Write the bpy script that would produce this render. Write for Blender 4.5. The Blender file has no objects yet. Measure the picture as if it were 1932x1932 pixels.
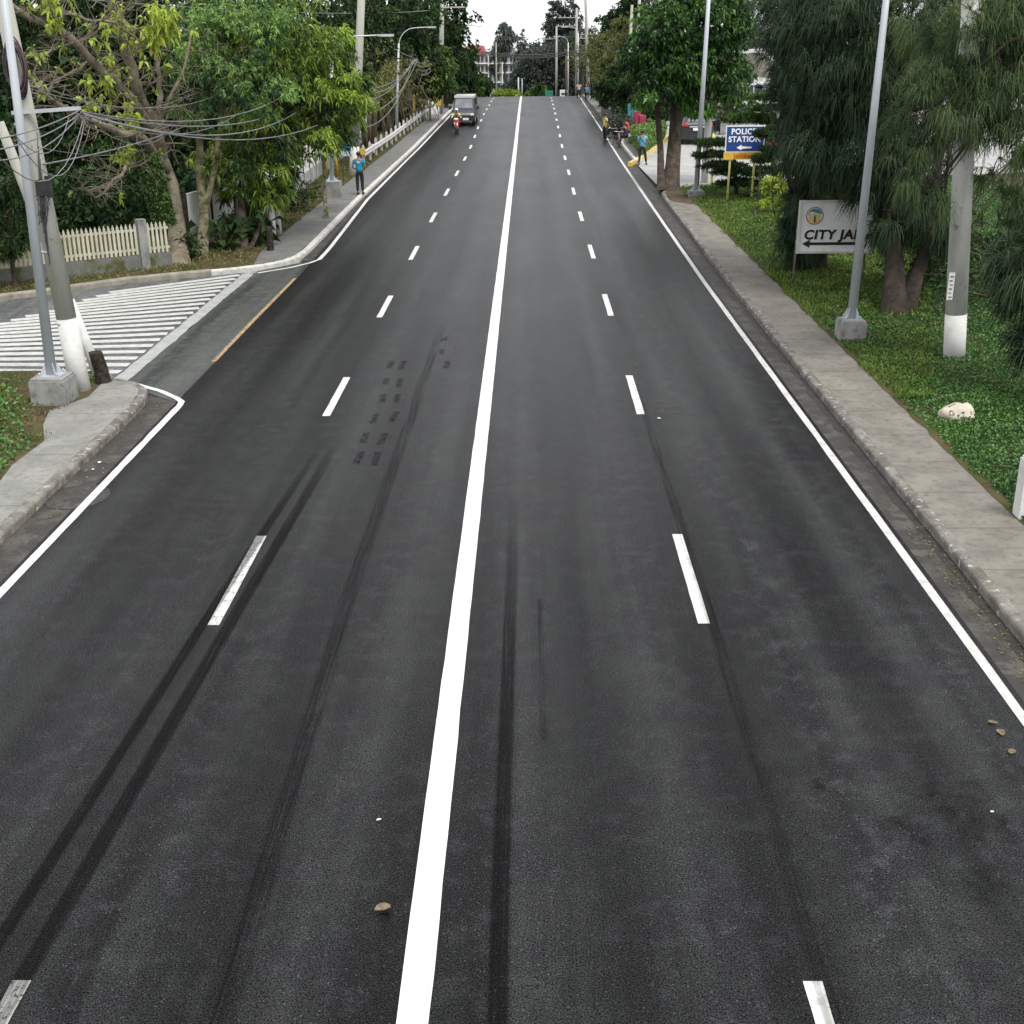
import bpy, bmesh, math, random
import numpy as np
from mathutils import Vector, Matrix, noise
R = math.radians
random.seed(7); rng = np.random.default_rng(7)
sc = bpy.context.scene
COL = sc.collection

# ------------------------------------------------------------------ camera, sky, sun, exposure
PITCH, YAW, FPX, ROLL, CAMH = .3678, .0157, 2300.0, .0102, 7.0
cam_d = bpy.data.cameras.new('camera'); cam = bpy.data.objects.new('camera', cam_d); COL.objects.link(cam)
sc.camera = cam
cam_d.sensor_width = 36; cam_d.lens = FPX/1932*36; cam_d.clip_start = .1; cam_d.clip_end = 3000
_r = Vector((math.cos(YAW), math.sin(YAW), 0)); _fh = Vector((-math.sin(YAW), math.cos(YAW), 0)); _z = Vector((0, 0, 1))
_F = _fh*math.cos(PITCH) - _z*math.sin(PITCH); _D = -_fh*math.sin(PITCH) - _z*math.cos(PITCH)
_c, _s = math.cos(ROLL), math.sin(ROLL)
_X = _r*_c + _D*_s; _Y = -_r*_s + _D*_c
m4 = Matrix.Identity(4)
for i in range(3):
    m4[i][0] = _X[i]; m4[i][1] = -_Y[i]; m4[i][2] = -_F[i]
m4[2][3] = CAMH
cam.matrix_world = m4

SUN_EL, SUN_AZ = R(60), R(140)
w = bpy.data.worlds.new('World'); sc.world = w; w.use_nodes = True
nt = w.node_tree; bg = nt.nodes['Background']
sky = nt.nodes.new('ShaderNodeTexSky'); sky.sky_type = 'NISHITA'; sky.sun_disc = False
sky.sun_elevation = SUN_EL; sky.sun_rotation = SUN_AZ; sky.air_density = 1.0; sky.dust_density = 1.5; sky.ozone_density = 1.0
hs = nt.nodes.new('ShaderNodeHueSaturation'); hs.inputs['Saturation'].default_value = .16
cl = nt.nodes.new('ShaderNodeMix'); cl.data_type = 'RGBA'; cl.inputs[0].default_value = .72; cl.inputs[7].default_value = (8.2, 8.3, 8.6, 1)   # even cloud deck over the sky
nt.links.new(sky.outputs[0], hs.inputs['Color']); nt.links.new(hs.outputs[0], cl.inputs[6]); nt.links.new(cl.outputs[2], bg.inputs['Color'])
bg.inputs['Strength'].default_value = .12
sd = bpy.data.lights.new('sun', 'SUN'); sd.energy = 2.0; sd.angle = R(24); sd.color = (1, .96, .9)
sun = bpy.data.objects.new('sun', sd); COL.objects.link(sun)
_sdir = Vector((math.sin(SUN_AZ)*math.cos(SUN_EL), math.cos(SUN_AZ)*math.cos(SUN_EL), math.sin(SUN_EL)))
sun.rotation_euler = _sdir.to_track_quat('Z', 'Y').to_euler()
sc.view_settings.view_transform = 'Standard'; sc.view_settings.look = 'None'
sc.view_settings.exposure = .72; sc.view_settings.gamma = 1

# ------------------------------------------------------------------ survey helpers
ZP = [(-50, 0), (90, 0), (130, .27), (160, .27), (176, .12), (190, -.6), (205, -1.6), (240, -4), (300, -6.5), (600, -10), (3000, -10)]
def zp(y):
    for (a, za), (b, zb) in zip(ZP, ZP[1:]):
        if y <= b: return za + (zb-za)*(y-a)/(b-a)
    return -10
def ray(x, y):
    a, b = x-966, y-966
    a, b = _c*a - _s*b, _s*a + _c*b
    fw = FPX*math.cos(PITCH) - b*math.sin(PITCH); dn = b*math.cos(PITCH) + FPX*math.sin(PITCH)
    return a*math.cos(YAW) - fw*math.sin(YAW), a*math.sin(YAW) + fw*math.cos(YAW), -dn
def G(x, y, off=0):                       # the place on the ground surveyed from a sight line
    dx, dy, dz = ray(x, y); t = -CAMH/dz
    for _ in range(30): t = .5*t + .5*(zp(dy*t)+off-CAMH)/dz
    return Vector((dx*t, dy*t, zp(dy*t)+off))
def W(x, y, Y):                           # the place at distance Y on a sight line
    dx, dy, dz = ray(x, y); t = Y/dy
    return Vector((dx*t, Y, CAMH+dz*t))
def lerp(pts, y):
    if y <= pts[0][0]: return pts[0][1]
    for (a, va), (b, vb) in zip(pts, pts[1:]):
        if y <= b: return va + (vb-va)*(y-a)/(b-a)
    return pts[-1][1]

# ------------------------------------------------------------------ objects
def tag(o, label=None, cat=None, group=None, kind=None):
    if label: o['label'] = label
    if cat: o['category'] = cat
    if group: o['group'] = group
    if kind: o['kind'] = kind
    return o
def thing(name, label, cat, loc=(0, 0, 0), rz=0, group=None):
    o = bpy.data.objects.new(name, None); COL.objects.link(o)
    o.location = loc; o.rotation_euler = (0, 0, rz); o.empty_display_size = .2
    return tag(o, label, cat, group)
def kids(o): return [c for c in list(COL.objects) if c.parent == o]
KID = {}
def copy_tree(o, loc=None, rz=None, label=None, scale=None, parent=None):
    c = o.copy(); COL.objects.link(c)
    if parent is not None:
        c.parent = parent; KID.setdefault(parent.name, []).append(c)
    else:
        if loc is not None: c.location = loc
        if rz is not None: c.rotation_euler = (o.rotation_euler[0], o.rotation_euler[1], rz)
        if scale is not None: c.scale = scale if hasattr(scale, '__len__') else (scale,)*3
        if label: c['label'] = label
    for k in KID.get(o.name, []): copy_tree(k, parent=c)
    return c
class MB:
    def __init__(s): s.v = []; s.f = []; s.s = []; s.mi = []
    def add(s, vs, fs, smooth=False, mi=0):
        n = len(s.v); s.v += [tuple(v) for v in vs]
        for f in fs: s.f.append([i+n for i in f]); s.s.append(smooth); s.mi.append(mi)
        return s
    def box(s, c, d, rz=0, M=None, mi=0):
        hx, hy, hz = d[0]/2, d[1]/2, d[2]/2; b = min(hx, hy, hz)*.12
        vs = []
        for (x, y, z) in [(-1,-1,-1),(1,-1,-1),(1,1,-1),(-1,1,-1),(-1,-1,1),(1,-1,1),(1,1,1),(-1,1,1)]:
            p = Vector((x*hx, y*hy, z*hz))
            if M: p = M @ p
            elif rz: p = Matrix.Rotation(rz, 3, 'Z') @ p
            vs.append(Vector(c)+p)
        return s.add(vs, [(0,3,2,1),(4,5,6,7),(0,1,5,4),(1,2,6,5),(2,3,7,6),(3,0,4,7)], mi=mi)
    def tube(s, pts, rad, n=8, cap=True, sq=1, mi=0):
        pts = [Vector(p) for p in pts]
        if not hasattr(rad, '__len__'): rad = [rad]*len(pts)
        vs = []; fs = []; pu = None
        for i, p in enumerate(pts):
            t = (pts[min(i+1, len(pts)-1)] - pts[max(i-1, 0)])
            t = t.normalized() if t.length > 1e-9 else Vector((0, 0, 1))
            if pu is None: pu = t.orthogonal().normalized()
            u = (pu - t*pu.dot(t)); u = u.normalized() if u.length > 1e-6 else t.orthogonal().normalized()
            pu = u; vv = t.cross(u)
            for k in range(n):
                a = 2*math.pi*k/n
                vs.append(p + (u*math.cos(a) + vv*math.sin(a)*sq)*rad[i])
        for i in range(len(pts)-1):
            for k in range(n):
                fs.append((i*n+k, i*n+(k+1) % n, (i+1)*n+(k+1) % n, (i+1)*n+k))
        s.add(vs, fs, n > 4, mi)
        if cap:
            o = len(s.v) - len(vs)
            s.f.append([o+k for k in range(n)][::-1]); s.s.append(False); s.mi.append(mi)
            s.f.append([o+(len(pts)-1)*n+k for k in range(n)]); s.s.append(False); s.mi.append(mi)
        return s
    def prism(s, poly, z0, z1, M=None, mi=0):        # 2-D outline pushed from z0 to z1
        n = len(poly); vs = [Vector((x, y, z0)) for x, y in poly] + [Vector((x, y, z1)) for x, y in poly]
        if M: vs = [M @ v for v in vs]
        return s.add(vs, [tuple(range(n))[::-1], tuple(range(n, 2*n))] + [(i, (i+1) % n, n+(i+1) % n, n+i) for i in range(n)], mi=mi)
    def ball(s, c, r, n=10, m=7, f=None, mi=0):
        c = Vector(c); r = Vector(r) if hasattr(r, '__len__') else Vector((r, r, r)); vs = []; fs = []
        for i in range(m+1):
            th = math.pi*i/m
            for k in range(n):
                a = 2*math.pi*k/n; d = Vector((math.sin(th)*math.cos(a), math.sin(th)*math.sin(a), math.cos(th)))
                q = f(d) if f else 1
                vs.append(c + Vector((d.x*r.x, d.y*r.y, d.z*r.z))*q)
        for i in range(m):
            for k in range(n): fs.append((i*n+k, (i+1)*n+k, (i+1)*n+(k+1) % n, i*n+(k+1) % n))
        return s.add(vs, fs, True, mi)
    def build(s, name, mat, parent=None, world=False, kind=None):
        me = bpy.data.meshes.new(name)
        vs = s.v
        if world and parent is not None:
            L = Vector(parent.location); vs = [Vector(v)-L for v in vs]
        me.from_pydata([tuple(v) for v in vs], [], s.f)
        me.polygons.foreach_set('use_smooth', s.s)
        for m in (mat if isinstance(mat, (list, tuple)) else [mat]): me.materials.append(m)
        me.polygons.foreach_set('material_index', s.mi)
        me.update()
        o = bpy.data.objects.new(name, me); COL.objects.link(o)
        if parent is not None:
            o.parent = parent; KID.setdefault(parent.name, []).append(o)
        if kind: o['kind'] = kind
        return o
def fast_mesh(name, V, nq, var, mats):                # all quads, V (n*4,3)
    me = bpy.data.meshes.new(name); n = len(V)
    me.vertices.add(n); me.vertices.foreach_set('co', V.astype(np.float32).ravel())
    me.loops.add(nq.size); me.loops.foreach_set('vertex_index', nq.astype(np.int32).ravel())
    me.polygons.add(len(nq)); me.polygons.foreach_set('loop_start', np.arange(len(nq), dtype=np.int32)*4)
    at = me.attributes.new('var', 'FLOAT', 'FACE'); at.data.foreach_set('value', var.astype(np.float32))
    me.materials.append(mats); me.update(calc_edges=True)
    return me

# ------------------------------------------------------------------ materials
def nodes(name):
    m = bpy.data.materials.new(name); m.use_nodes = True
    return m, m.node_tree, m.node_tree.nodes['Principled BSDF']
def N(t, ty, **k):
    n = t.nodes.new(ty)
    for a, b in k.items():
        if a.startswith('i_'): n.inputs[a[2:].replace('_', ' ')].default_value = b
        else: setattr(n, a, b)
    return n
def col4(c): return (c, c, c, 1) if not hasattr(c, '__len__') else (*c[:3], 1)
def noise_n(t, scale, detail=4, rough=.6, vec=None, stretch=None):
    tc = N(t, 'ShaderNodeTexCoord'); n = N(t, 'ShaderNodeTexNoise'); n.inputs['Scale'].default_value = scale
    n.inputs['Detail'].default_value = detail; n.inputs['Roughness'].default_value = rough
    src = tc.outputs['Object']
    if stretch:
        mp = N(t, 'ShaderNodeMapping'); mp.inputs['Scale'].default_value = stretch; t.links.new(src, mp.inputs[0]); src = mp.outputs[0]
    t.links.new(src, n.inputs['Vector']); return n.outputs['Fac']
def ramp(t, src, a, b, ca=0, cb=1):
    r = N(t, 'ShaderNodeValToRGB'); r.color_ramp.elements[0].position = a; r.color_ramp.elements[1].position = b
    r.color_ramp.elements[0].color = col4(ca); r.color_ramp.elements[1].color = col4(cb)
    t.links.new(src, r.inputs[0]); return r.outputs[0]
def mixc(t, f, a, b, mode='MIX'):
    m = N(t, 'ShaderNodeMix', data_type='RGBA', blend_type=mode)
    for s, v in ((0, f), (6, a), (7, b)):
        if hasattr(v, 'is_linked') or hasattr(v, 'links'): t.links.new(v, m.inputs[s])
        else: m.inputs[s].default_value = v if s == 0 else col4(v)
    return m.outputs[2]
def mat(name, c1, c2=None, scale=4, a=.4, b=.65, rough=.8, bump=0, bscale=40, metal=0, spec=.5, c3=None, s3=30, a3=.55, b3=.62, stretch=None, detail=5):
    m, t, p = nodes(name)
    c = None
    if rough >= .9: spec = .12
    if c2 is not None: c = mixc(t, ramp(t, noise_n(t, scale, detail, stretch=stretch), a, b), c1, c2)
    if c3 is not None: c = mixc(t, ramp(t, noise_n(t, s3, 4), a3, b3), c if c is not None else c1, c3)
    if c is not None: t.links.new(c, p.inputs['Base Color'])
    else: p.inputs['Base Color'].default_value = col4(c1)
    p.inputs['Roughness'].default_value = rough; p.inputs['Metallic'].default_value = metal; p.inputs['Specular IOR Level'].default_value = spec
    if bump:
        bn = N(t, 'ShaderNodeBump'); bn.inputs['Strength'].default_value = bump; bn.inputs['Distance'].default_value = .02
        t.links.new(noise_n(t, bscale, 5), bn.inputs['Height']); t.links.new(bn.outputs[0], p.inputs['Normal'])
    return m
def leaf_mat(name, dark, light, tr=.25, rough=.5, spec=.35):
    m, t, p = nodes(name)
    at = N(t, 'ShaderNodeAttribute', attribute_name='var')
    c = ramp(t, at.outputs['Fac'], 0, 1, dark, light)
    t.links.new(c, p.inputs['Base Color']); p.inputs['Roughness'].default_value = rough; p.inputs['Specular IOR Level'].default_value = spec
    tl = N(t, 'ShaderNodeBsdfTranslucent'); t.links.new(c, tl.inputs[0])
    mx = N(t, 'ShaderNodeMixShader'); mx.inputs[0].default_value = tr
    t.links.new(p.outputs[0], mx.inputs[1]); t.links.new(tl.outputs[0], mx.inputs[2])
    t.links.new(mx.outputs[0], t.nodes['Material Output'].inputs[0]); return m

def asphalt(name, base, lighter, lanes=True):
    m, t, p = nodes(name)
    big = noise_n(t, .35, 4, .6, stretch=(1, .35, 1)); streak = noise_n(t, 1.0, 3, .6, stretch=(1.7, .05, 1))
    patch = noise_n(t, 3.2, 6, .7); grit = noise_n(t, 70, 3, .85); pit = noise_n(t, 17, 4, .7)
    c = mixc(t, ramp(t, big, .3, .7), base, lighter)
    tint = noise_n(t, .9, 3, .6); c = mixc(t, ramp(t, tint, .42, .6), c, [lighter[0]*.9, lighter[1]*.93, lighter[2]*.82])
    c = mixc(t, ramp(t, streak, .35, .68), c, [x*.5 for x in base])
    c2 = mixc(t, ramp(t, patch, .5, .75), c, [x*1.25 for x in lighter])
    c3 = mixc(t, ramp(t, pit, .6, .7), c2, [x*.4 for x in base])
    g = N(t, 'ShaderNodeMapRange'); g.inputs[1].default_value = .4; g.inputs[2].default_value = .62; g.inputs[3].default_value = .0; g.inputs[4].default_value = 2.5; t.links.new(grit, g.inputs[0])
    v = N(t, 'ShaderNodeTexVoronoi'); v.inputs['Scale'].default_value = 75
    tc = N(t, 'ShaderNodeTexCoord'); t.links.new(tc.outputs['Object'], v.inputs['Vector'])
    sepc = N(t, 'ShaderNodeSeparateColor'); t.links.new(v.outputs['Color'], sepc.inputs[0])
    stone = ramp(t, sepc.outputs[0], .975, .995)
    vm = N(t, 'ShaderNodeVectorMath', operation='SCALE'); t.links.new(c3, vm.inputs[0]); t.links.new(g.outputs[0], vm.inputs['Scale'])
    last = mixc(t, stone, vm.outputs[0], [x*2.8 for x in lighter])
    pit2 = N(t, 'ShaderNodeTexNoise'); pit2.inputs['Scale'].default_value = 34; pit2.inputs['Detail'].default_value = 2; t.links.new(tc.outputs['Object'], pit2.inputs['Vector'])
    last = mixc(t, ramp(t, pit2.outputs['Fac'], .6, .68), last, [x*.12 for x in base])
    if lanes:
        sb = N(t, 'ShaderNodeSeparateXYZ'); t.links.new(tc.outputs['Object'], sb.inputs[0])
        wv = N(t, 'ShaderNodeMath', operation='MULTIPLY_ADD'); wv.inputs[1].default_value = 1.1; t.links.new(noise_n(t, .5, 2, .5, stretch=(1, .12, 1)), wv.inputs[0]); t.links.new(sb.outputs[0], wv.inputs[2])
        ml = N(t, 'ShaderNodeMath', operation='MULTIPLY'); ml.inputs[1].default_value = 2*math.pi/1.62; t.links.new(wv.outputs[0], ml.inputs[0])
        sn = N(t, 'ShaderNodeMath', operation='SINE'); t.links.new(ml.outputs[0], sn.inputs[0])
        mb_ = N(t, 'ShaderNodeMapRange'); mb_.inputs[1].default_value = -1; mb_.inputs[3].default_value = .75; mb_.inputs[4].default_value = 1.38; t.links.new(sn.outputs[0], mb_.inputs[0])
        vb = N(t, 'ShaderNodeVectorMath', operation='SCALE'); t.links.new(last, vb.inputs[0]); t.links.new(mb_.outputs[0], vb.inputs['Scale']); last = vb.outputs[0]
        sx = N(t, 'ShaderNodeSeparateXYZ'); t.links.new(tc.outputs['Object'], sx.inputs[0])
        mr = N(t, 'ShaderNodeMapRange'); mr.inputs[1].default_value = 2.55; mr.inputs[2].default_value = 3.05; mr.inputs[3].default_value = 1; mr.inputs[4].default_value = 1.32
        t.links.new(sx.outputs[0], mr.inputs[0])
        vs = N(t, 'ShaderNodeVectorMath', operation='SCALE'); t.links.new(last, vs.inputs[0]); t.links.new(mr.outputs[0], vs.inputs['Scale']); last = vs.outputs[0]
    t.links.new(last, p.inputs['Base Color'])
    rr = N(t, 'ShaderNodeMapRange'); rr.inputs[3].default_value = .34; rr.inputs[4].default_value = .46; t.links.new(big, rr.inputs[0]); t.links.new(rr.outputs[0], p.inputs['Roughness'])
    bn = N(t, 'ShaderNodeBump'); bn.inputs['Strength'].default_value = .6; bn.inputs['Distance'].default_value = .006
    t.links.new(grit, bn.inputs['Height']); t.links.new(bn.outputs[0], p.inputs['Normal'])
    sg = N(t, 'ShaderNodeMapRange'); sg.inputs[1].default_value = .4; sg.inputs[2].default_value = .62; sg.inputs[3].default_value = .0; sg.inputs[4].default_value = .26
    t.links.new(grit, sg.inputs[0]); t.links.new(sg.outputs[0], p.inputs['Specular IOR Level'])
    return m
def alpha_mat(name, c, scale, a, b, stretch=None, amax=.8, rough=.7):
    m, t, p = nodes(name); p.inputs['Base Color'].default_value = col4(c); p.inputs['Roughness'].default_value = rough; p.inputs['Specular IOR Level'].default_value = .02
    n = ramp(t, noise_n(t, scale, 4, .6, stretch=stretch), a, b, 0, amax)
    # soft sides: the strip's own UV-like attribute
    at = N(t, 'ShaderNodeAttribute', attribute_name='edge')
    mu = N(t, 'ShaderNodeMath', operation='MULTIPLY'); t.links.new(n, mu.inputs[0]); t.links.new(at.outputs['Fac'], mu.inputs[1])
    t.links.new(mu.outputs[0], p.inputs['Alpha']); return m

M = {}
M['asphalt'] = asphalt('asphalt', (.0075, .0076, .0082), (.017, .0175, .0184))
M['asphalt_old'] = asphalt('asphalt_old', (.05, .053, .052), (.075, .079, .078), False)
M['asphalt_side'] = asphalt('asphalt_side', (.085, .089, .092), (.12, .125, .128), False)
M['paint'] = mat('road_paint', (.56, .56, .54), (.36, .36, .345), 5, .42, .7, .65, c3=(.08, .08, .08), s3=38, a3=.63, b3=.69)
M['paint_clean'] = mat('road_paint_clean', (.62, .62, .61), (.42, .42, .41), 2.6, .45, .72, .6, c3=(.16, .16, .16), s3=26, a3=.66, b3=.74)
M['paint_edge'] = mat('road_paint_edge', (.5, .5, .48), (.32, .32, .3), 6, .42, .72, .65, c3=(.16, .16, .15), s3=25, a3=.62, b3=.72)
M['paint_hatch'] = mat('road_paint_hatch', (.46, .46, .44), (.31, .31, .29), 5, .42, .7, .7, c3=(.14, .14, .13), s3=20, a3=.62, b3=.72)
M['paint_worn'] = mat('road_paint_worn', (.5, .5, .48), (.28, .28, .27), 5, .45, .7, .7, c3=(.08, .08, .08), s3=22, a3=.56, b3=.64)
M['paint_yellow'] = mat('road_paint_yellow', (.42, .24, .07), (.3, .22, .13), 7, .4, .65, .75, c3=(.1, .1, .09), s3=11, a3=.47, b3=.56)
M['skid'] = alpha_mat('tyre_rubber', (.004, .004, .0045), 3.5, .18, .5, (14, .12, 1), .47, .9)
M['skid_faint'] = alpha_mat('tyre_rubber_faint', (.006, .006, .007), 3.5, .35, .75, (9, .15, 1), .42, .9)
M['skid_dot'] = alpha_mat('tyre_rubber_dots', (.004, .004, .0045), 9, .3, .7, None, .5, .9)
M['stain'] = alpha_mat('road_stain', (.1, .1, .095), 5, .45, .7, None, .4)
M['wet'] = alpha_mat('wet_patch', (.003, .003, .0035), 3.5, .42, .65, None, .3, .8)
def walk_mat(name, c1, c2, stain, period=1.55):
    m, t, p = nodes(name)
    c = mixc(t, ramp(t, noise_n(t, 1.3, 6, .65), .35, .68), c1, c2)
    c = mixc(t, ramp(t, noise_n(t, 6, 6, .7), .5, .72), c, stain)
    c = mixc(t, ramp(t, noise_n(t, 60, 3, .7), .55, .75), c, [x*.55 for x in c1])
    tc = N(t, 'ShaderNodeTexCoord'); sx = N(t, 'ShaderNodeSeparateXYZ'); t.links.new(tc.outputs['Object'], sx.inputs[0])
    md = N(t, 'ShaderNodeMath', operation='PINGPONG'); md.inputs[1].default_value = period/2
    wob = N(t, 'ShaderNodeMath', operation='MULTIPLY_ADD'); wob.inputs[1].default_value = .05
    t.links.new(noise_n(t, 3, 3), wob.inputs[0]); t.links.new(sx.outputs[1], wob.inputs[2]); t.links.new(wob.outputs[0], md.inputs[0])
    j = ramp(t, md.outputs[0], .006, .018, .72, 0)
    c = mixc(t, j, c, [x*.3 for x in c1])
    t.links.new(c, p.inputs['Base Color']); p.inputs['Roughness'].default_value = .88
    bn = N(t, 'ShaderNodeBump'); bn.inputs['Strength'].default_value = .4; bn.inputs['Distance'].default_value = .01
    t.links.new(noise_n(t, 40, 4), bn.inputs['Height']); t.links.new(bn.outputs[0], p.inputs['Normal'])
    return m
M['walk_r'] = walk_mat('sidewalk_concrete_brown', (.125, .114, .097), (.2, .186, .16), (.085, .077, .064))
M['walk_l'] = walk_mat('sidewalk_concrete_grey', (.16, .16, .145), (.24, .24, .22), (.11, .11, .098), 2.6)
M['walk_far'] = walk_mat('sidewalk_concrete_dull', (.105, .107, .102), (.15, .152, .145), (.08, .08, .075), 2.2)
M['curb'] = mat('curb_concrete', (.11, .102, .088), (.21, .2, .178), 3, .4, .65, .9, .5, 25, c3=(.42, .41, .385), s3=7, a3=.58, b3=.7)
M['curb_w'] = mat('curb_white_paint', (.52, .51, .485), (.34, .33, .3), 4, .4, .7, .8, .4, 25, c3=(.14, .135, .12), s3=9, a3=.6, b3=.68)
M['curb_raw'] = mat('curb_raw', (.2, .185, .15), (.3, .28, .235), 3, .4, .65, .9, .6, 20, c3=(.1, .09, .07), s3=12, a3=.58, b3=.68)
M['gutter'] = mat('gutter_concrete', (.028, .025, .021), (.065, .058, .05), 1.6, .42, .6, .8, .6, 18, c3=(.026, .023, .02), s3=2.6, a3=.47, b3=.55)
M['silt'] = mat('gutter_silt', (.012, .011, .009), (.03, .026, .021), 3, .4, .65, .75, .6, 18)
M['strip'] = mat('concrete_strip', (.3, .31, .3), (.22, .23, .22), 3, .4, .7, .85, .3, 30)
M['lot'] = mat('lot_concrete', (.32, .32, .31), (.25, .25, .24), 1, .4, .65, .85, .2, 30, c3=(.2, .2, .19), s3=3, a3=.6, b3=.75)
M['soil'] = mat('soil', (.06, .043, .03), (.11, .085, .06), 5, .4, .65, .95, .8, 14)
M['turf'] = mat('turf', (.022, .045, .01), (.07, .06, .028), .8, .42, .62, .95, .8, 20, c3=(.1, .075, .045), s3=1.6, a3=.6, b3=.7)
M['turf_dry'] = mat('turf_dry', (.045, .055, .016), (.09, .068, .035), .9, .4, .6, .95, .8, 20, c3=(.05, .035, .024), s3=1.8, a3=.55, b3=.66)
M['galv'] = mat('galvanised_steel', (.44, .47, .5), (.36, .39, .42), 6, .35, .7, .45, metal=.1, stretch=(1, 1, .2))
M['galv_l'] = mat('galvanised_steel_far', (.52, .54, .55), (.42, .44, .45), 6, .35, .7, .5, metal=.2)
M['plinth'] = mat('plinth_concrete', (.27, .27, .255), (.17, .17, .16), 3, .4, .65, .9, .5, 20, c3=(.09, .09, .085), s3=5, a3=.62, b3=.74)
M['pole_con'] = mat('pole_concrete', (.4, .4, .35), (.28, .285, .24), 2, .4, .65, .85, .4, 25, c3=(.17, .17, .14), s3=5, a3=.63, b3=.75, stretch=(1, 1, .15))
M['pole_white'] = mat('pole_whitewash', (.6, .6, .57), (.4, .4, .38), 2.5, .4, .65, .85, .4, 25, c3=(.2, .2, .19), s3=4, a3=.6, b3=.75, stretch=(1, 1, .2))
M['white'] = mat('white_paint', (.58, .58, .56), (.42, .42, .395), 3, .45, .75, .7, .2, 30)
M['wood_old'] = mat('old_wood', (.1, .078, .055), (.17, .14, .105), 3, .4, .65, .9, .5, 25, stretch=(1, 1, .1))
M['bark'] = mat('bark', (.04, .031, .024), (.085, .07, .056), 4, .38, .66, .95, 1, 16, c3=(.018, .015, .012), s3=10, a3=.55, b3=.66, stretch=(1, 1, .35))
M['bark_dark'] = mat('bark_dark', (.022, .018, .014), (.045, .037, .03), 4, .38, .66, .95, 1, 16, stretch=(1, 1, .35))
M['bark_pale'] = mat('bark_pale', (.19, .165, .125), (.1, .085, .06), 3, .4, .65, .9, .7, 18, c3=(.33, .3, .25), s3=8, a3=.6, b3=.72)
M['bark_moss'] = mat('bark_moss', (.1, .085, .05), (.2, .18, .13), 3, .4, .65, .95, .8, 18, c3=(.05, .065, .02), s3=4, a3=.5, b3=.62)
M['black'] = mat('black_rubber', (.012, .012, .013), (.025, .025, .026), 8, rough=.6)
M['charred'] = mat('charred_wood', (.018, .015, .012), (.05, .042, .034), 9, rough=.95, bump=1, bscale=20)
M['cable'] = mat('cable_sheath', (.03, .03, .032), (.07, .07, .07), 5, rough=.6)
M['cable_l'] = mat('cable_sheath_grey', (.19, .2, .2), (.09, .095, .095), 3, rough=.6)
M['wine_cable'] = mat('cable_coil', (.03, .018, .022), (.07, .04, .05), 12, rough=.5)
M['yellow'] = mat('yellow_paint', (.62, .42, .04), (.5, .34, .04), 4, rough=.6)
M['yellow_pale'] = mat('yellow_pale_paint', (.62, .56, .2), (.45, .4, .18), 4, rough=.7)
M['blue'] = mat('sign_blue', (.012, .045, .2), (.018, .06, .24), 3, rough=.45)
M['booth_blue'] = mat('panel_blue', (.02, .09, .19), (.03, .12, .24), 2, rough=.6)
M['orange'] = mat('sign_orange', (.55, .05, .01), rough=.5)
M['sign_white'] = mat('sign_white', (.74, .74, .73), (.56, .56, .54), 3, .5, .8, .5, c3=(.35, .32, .28), s3=9, a3=.68, b3=.76)
M['letter_w'] = mat('letter_white', (.85, .85, .85), rough=.5)
M['letter_b'] = mat('letter_black', (.008, .008, .009), rough=.5)
M['red_l'] = mat('letter_red', (.24, .02, .045), (.3, .035, .06), 2, rough=.5)
M['teal_l'] = mat('letter_teal', (.03, .2, .24), (.05, .26, .3), 2, rough=.5)
M['rock'] = mat('rock', (.42, .38, .3), (.56, .52, .44), 4, .4, .65, .95, 1, 10, c3=(.07, .06, .04), s3=9, a3=.56, b3=.64)
M['mossy_wall'] = mat('mossy_wall', (.13, .135, .125), (.2, .2, .19), 1.5, .4, .65, .95, .5, 15, c3=(.075, .085, .03), s3=1.5, a3=.5, b3=.62)
M['wall_grey'] = mat('wall_grey', (.33, .34, .34), (.25, .26, .25), 2, .4, .65, .9, .3, 20)
M['wall_white'] = mat('wall_white', (.66, .67, .63), (.52, .53, .48), 1.5, .4, .7, .85, .2, 20, c3=(.3, .31, .24), s3=3, a3=.62, b3=.75)
M['picket'] = mat('picket_paint', (.5, .49, .39), (.36, .35, .25), 2, .4, .7, .8, .2, 20, c3=(.28, .28, .14), s3=3, a3=.62, b3=.75)
M['glass'] = mat('dark_glass', (.02, .024, .028), rough=.08)
M['glass_g'] = mat('grey_glass', (.13, .14, .155), (.2, .21, .23), 2, rough=.15)
M['tyre'] = mat('tyre', (.014, .014, .015), rough=.85)
M['rim'] = mat('rim', (.5, .5, .52), rough=.35, metal=.7)
M['red_lamp'] = mat('red_lens', (.5, .02, .03), rough=.25)
M['lamp_w'] = mat('clear_lens', (.75, .76, .78), rough=.15)
M['chrome'] = mat('chrome', (.75, .76, .78), rough=.25, metal=.8)
M['car_dark'] = mat('car_dark_grey', (.035, .037, .042), rough=.28, metal=.3)
M['car_grey'] = mat('car_silver_grey', (.05, .054, .062), rough=.35, metal=.4)
M['car_white'] = mat('car_white', (.6, .6, .6), rough=.3)
M['car_red'] = mat('car_red', (.5, .05, .06), rough=.3)
M['tarp'] = mat('tarp_beige', (.58, .53, .38), (.45, .4, .27), 2, rough=.8)
M['roof_red'] = mat('roof_red', (.42, .13, .12), (.32, .1, .09), .6, rough=.8)
M['bld'] = mat('building_grey', (.33, .34, .36), (.26, .27, .29), .5, rough=.85)
M['bld_w'] = mat('building_white', (.7, .7, .68), (.58, .58, .56), .5, rough=.8)
M['bld_win'] = mat('building_window', (.05, .055, .06), rough=.2)
M['beige'] = mat('canopy_soffit', (.52, .5, .43), (.44, .42, .36), 1, rough=.8)
M['green_s'] = mat('green_sign', (.015, .2, .11), rough=.5)
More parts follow.
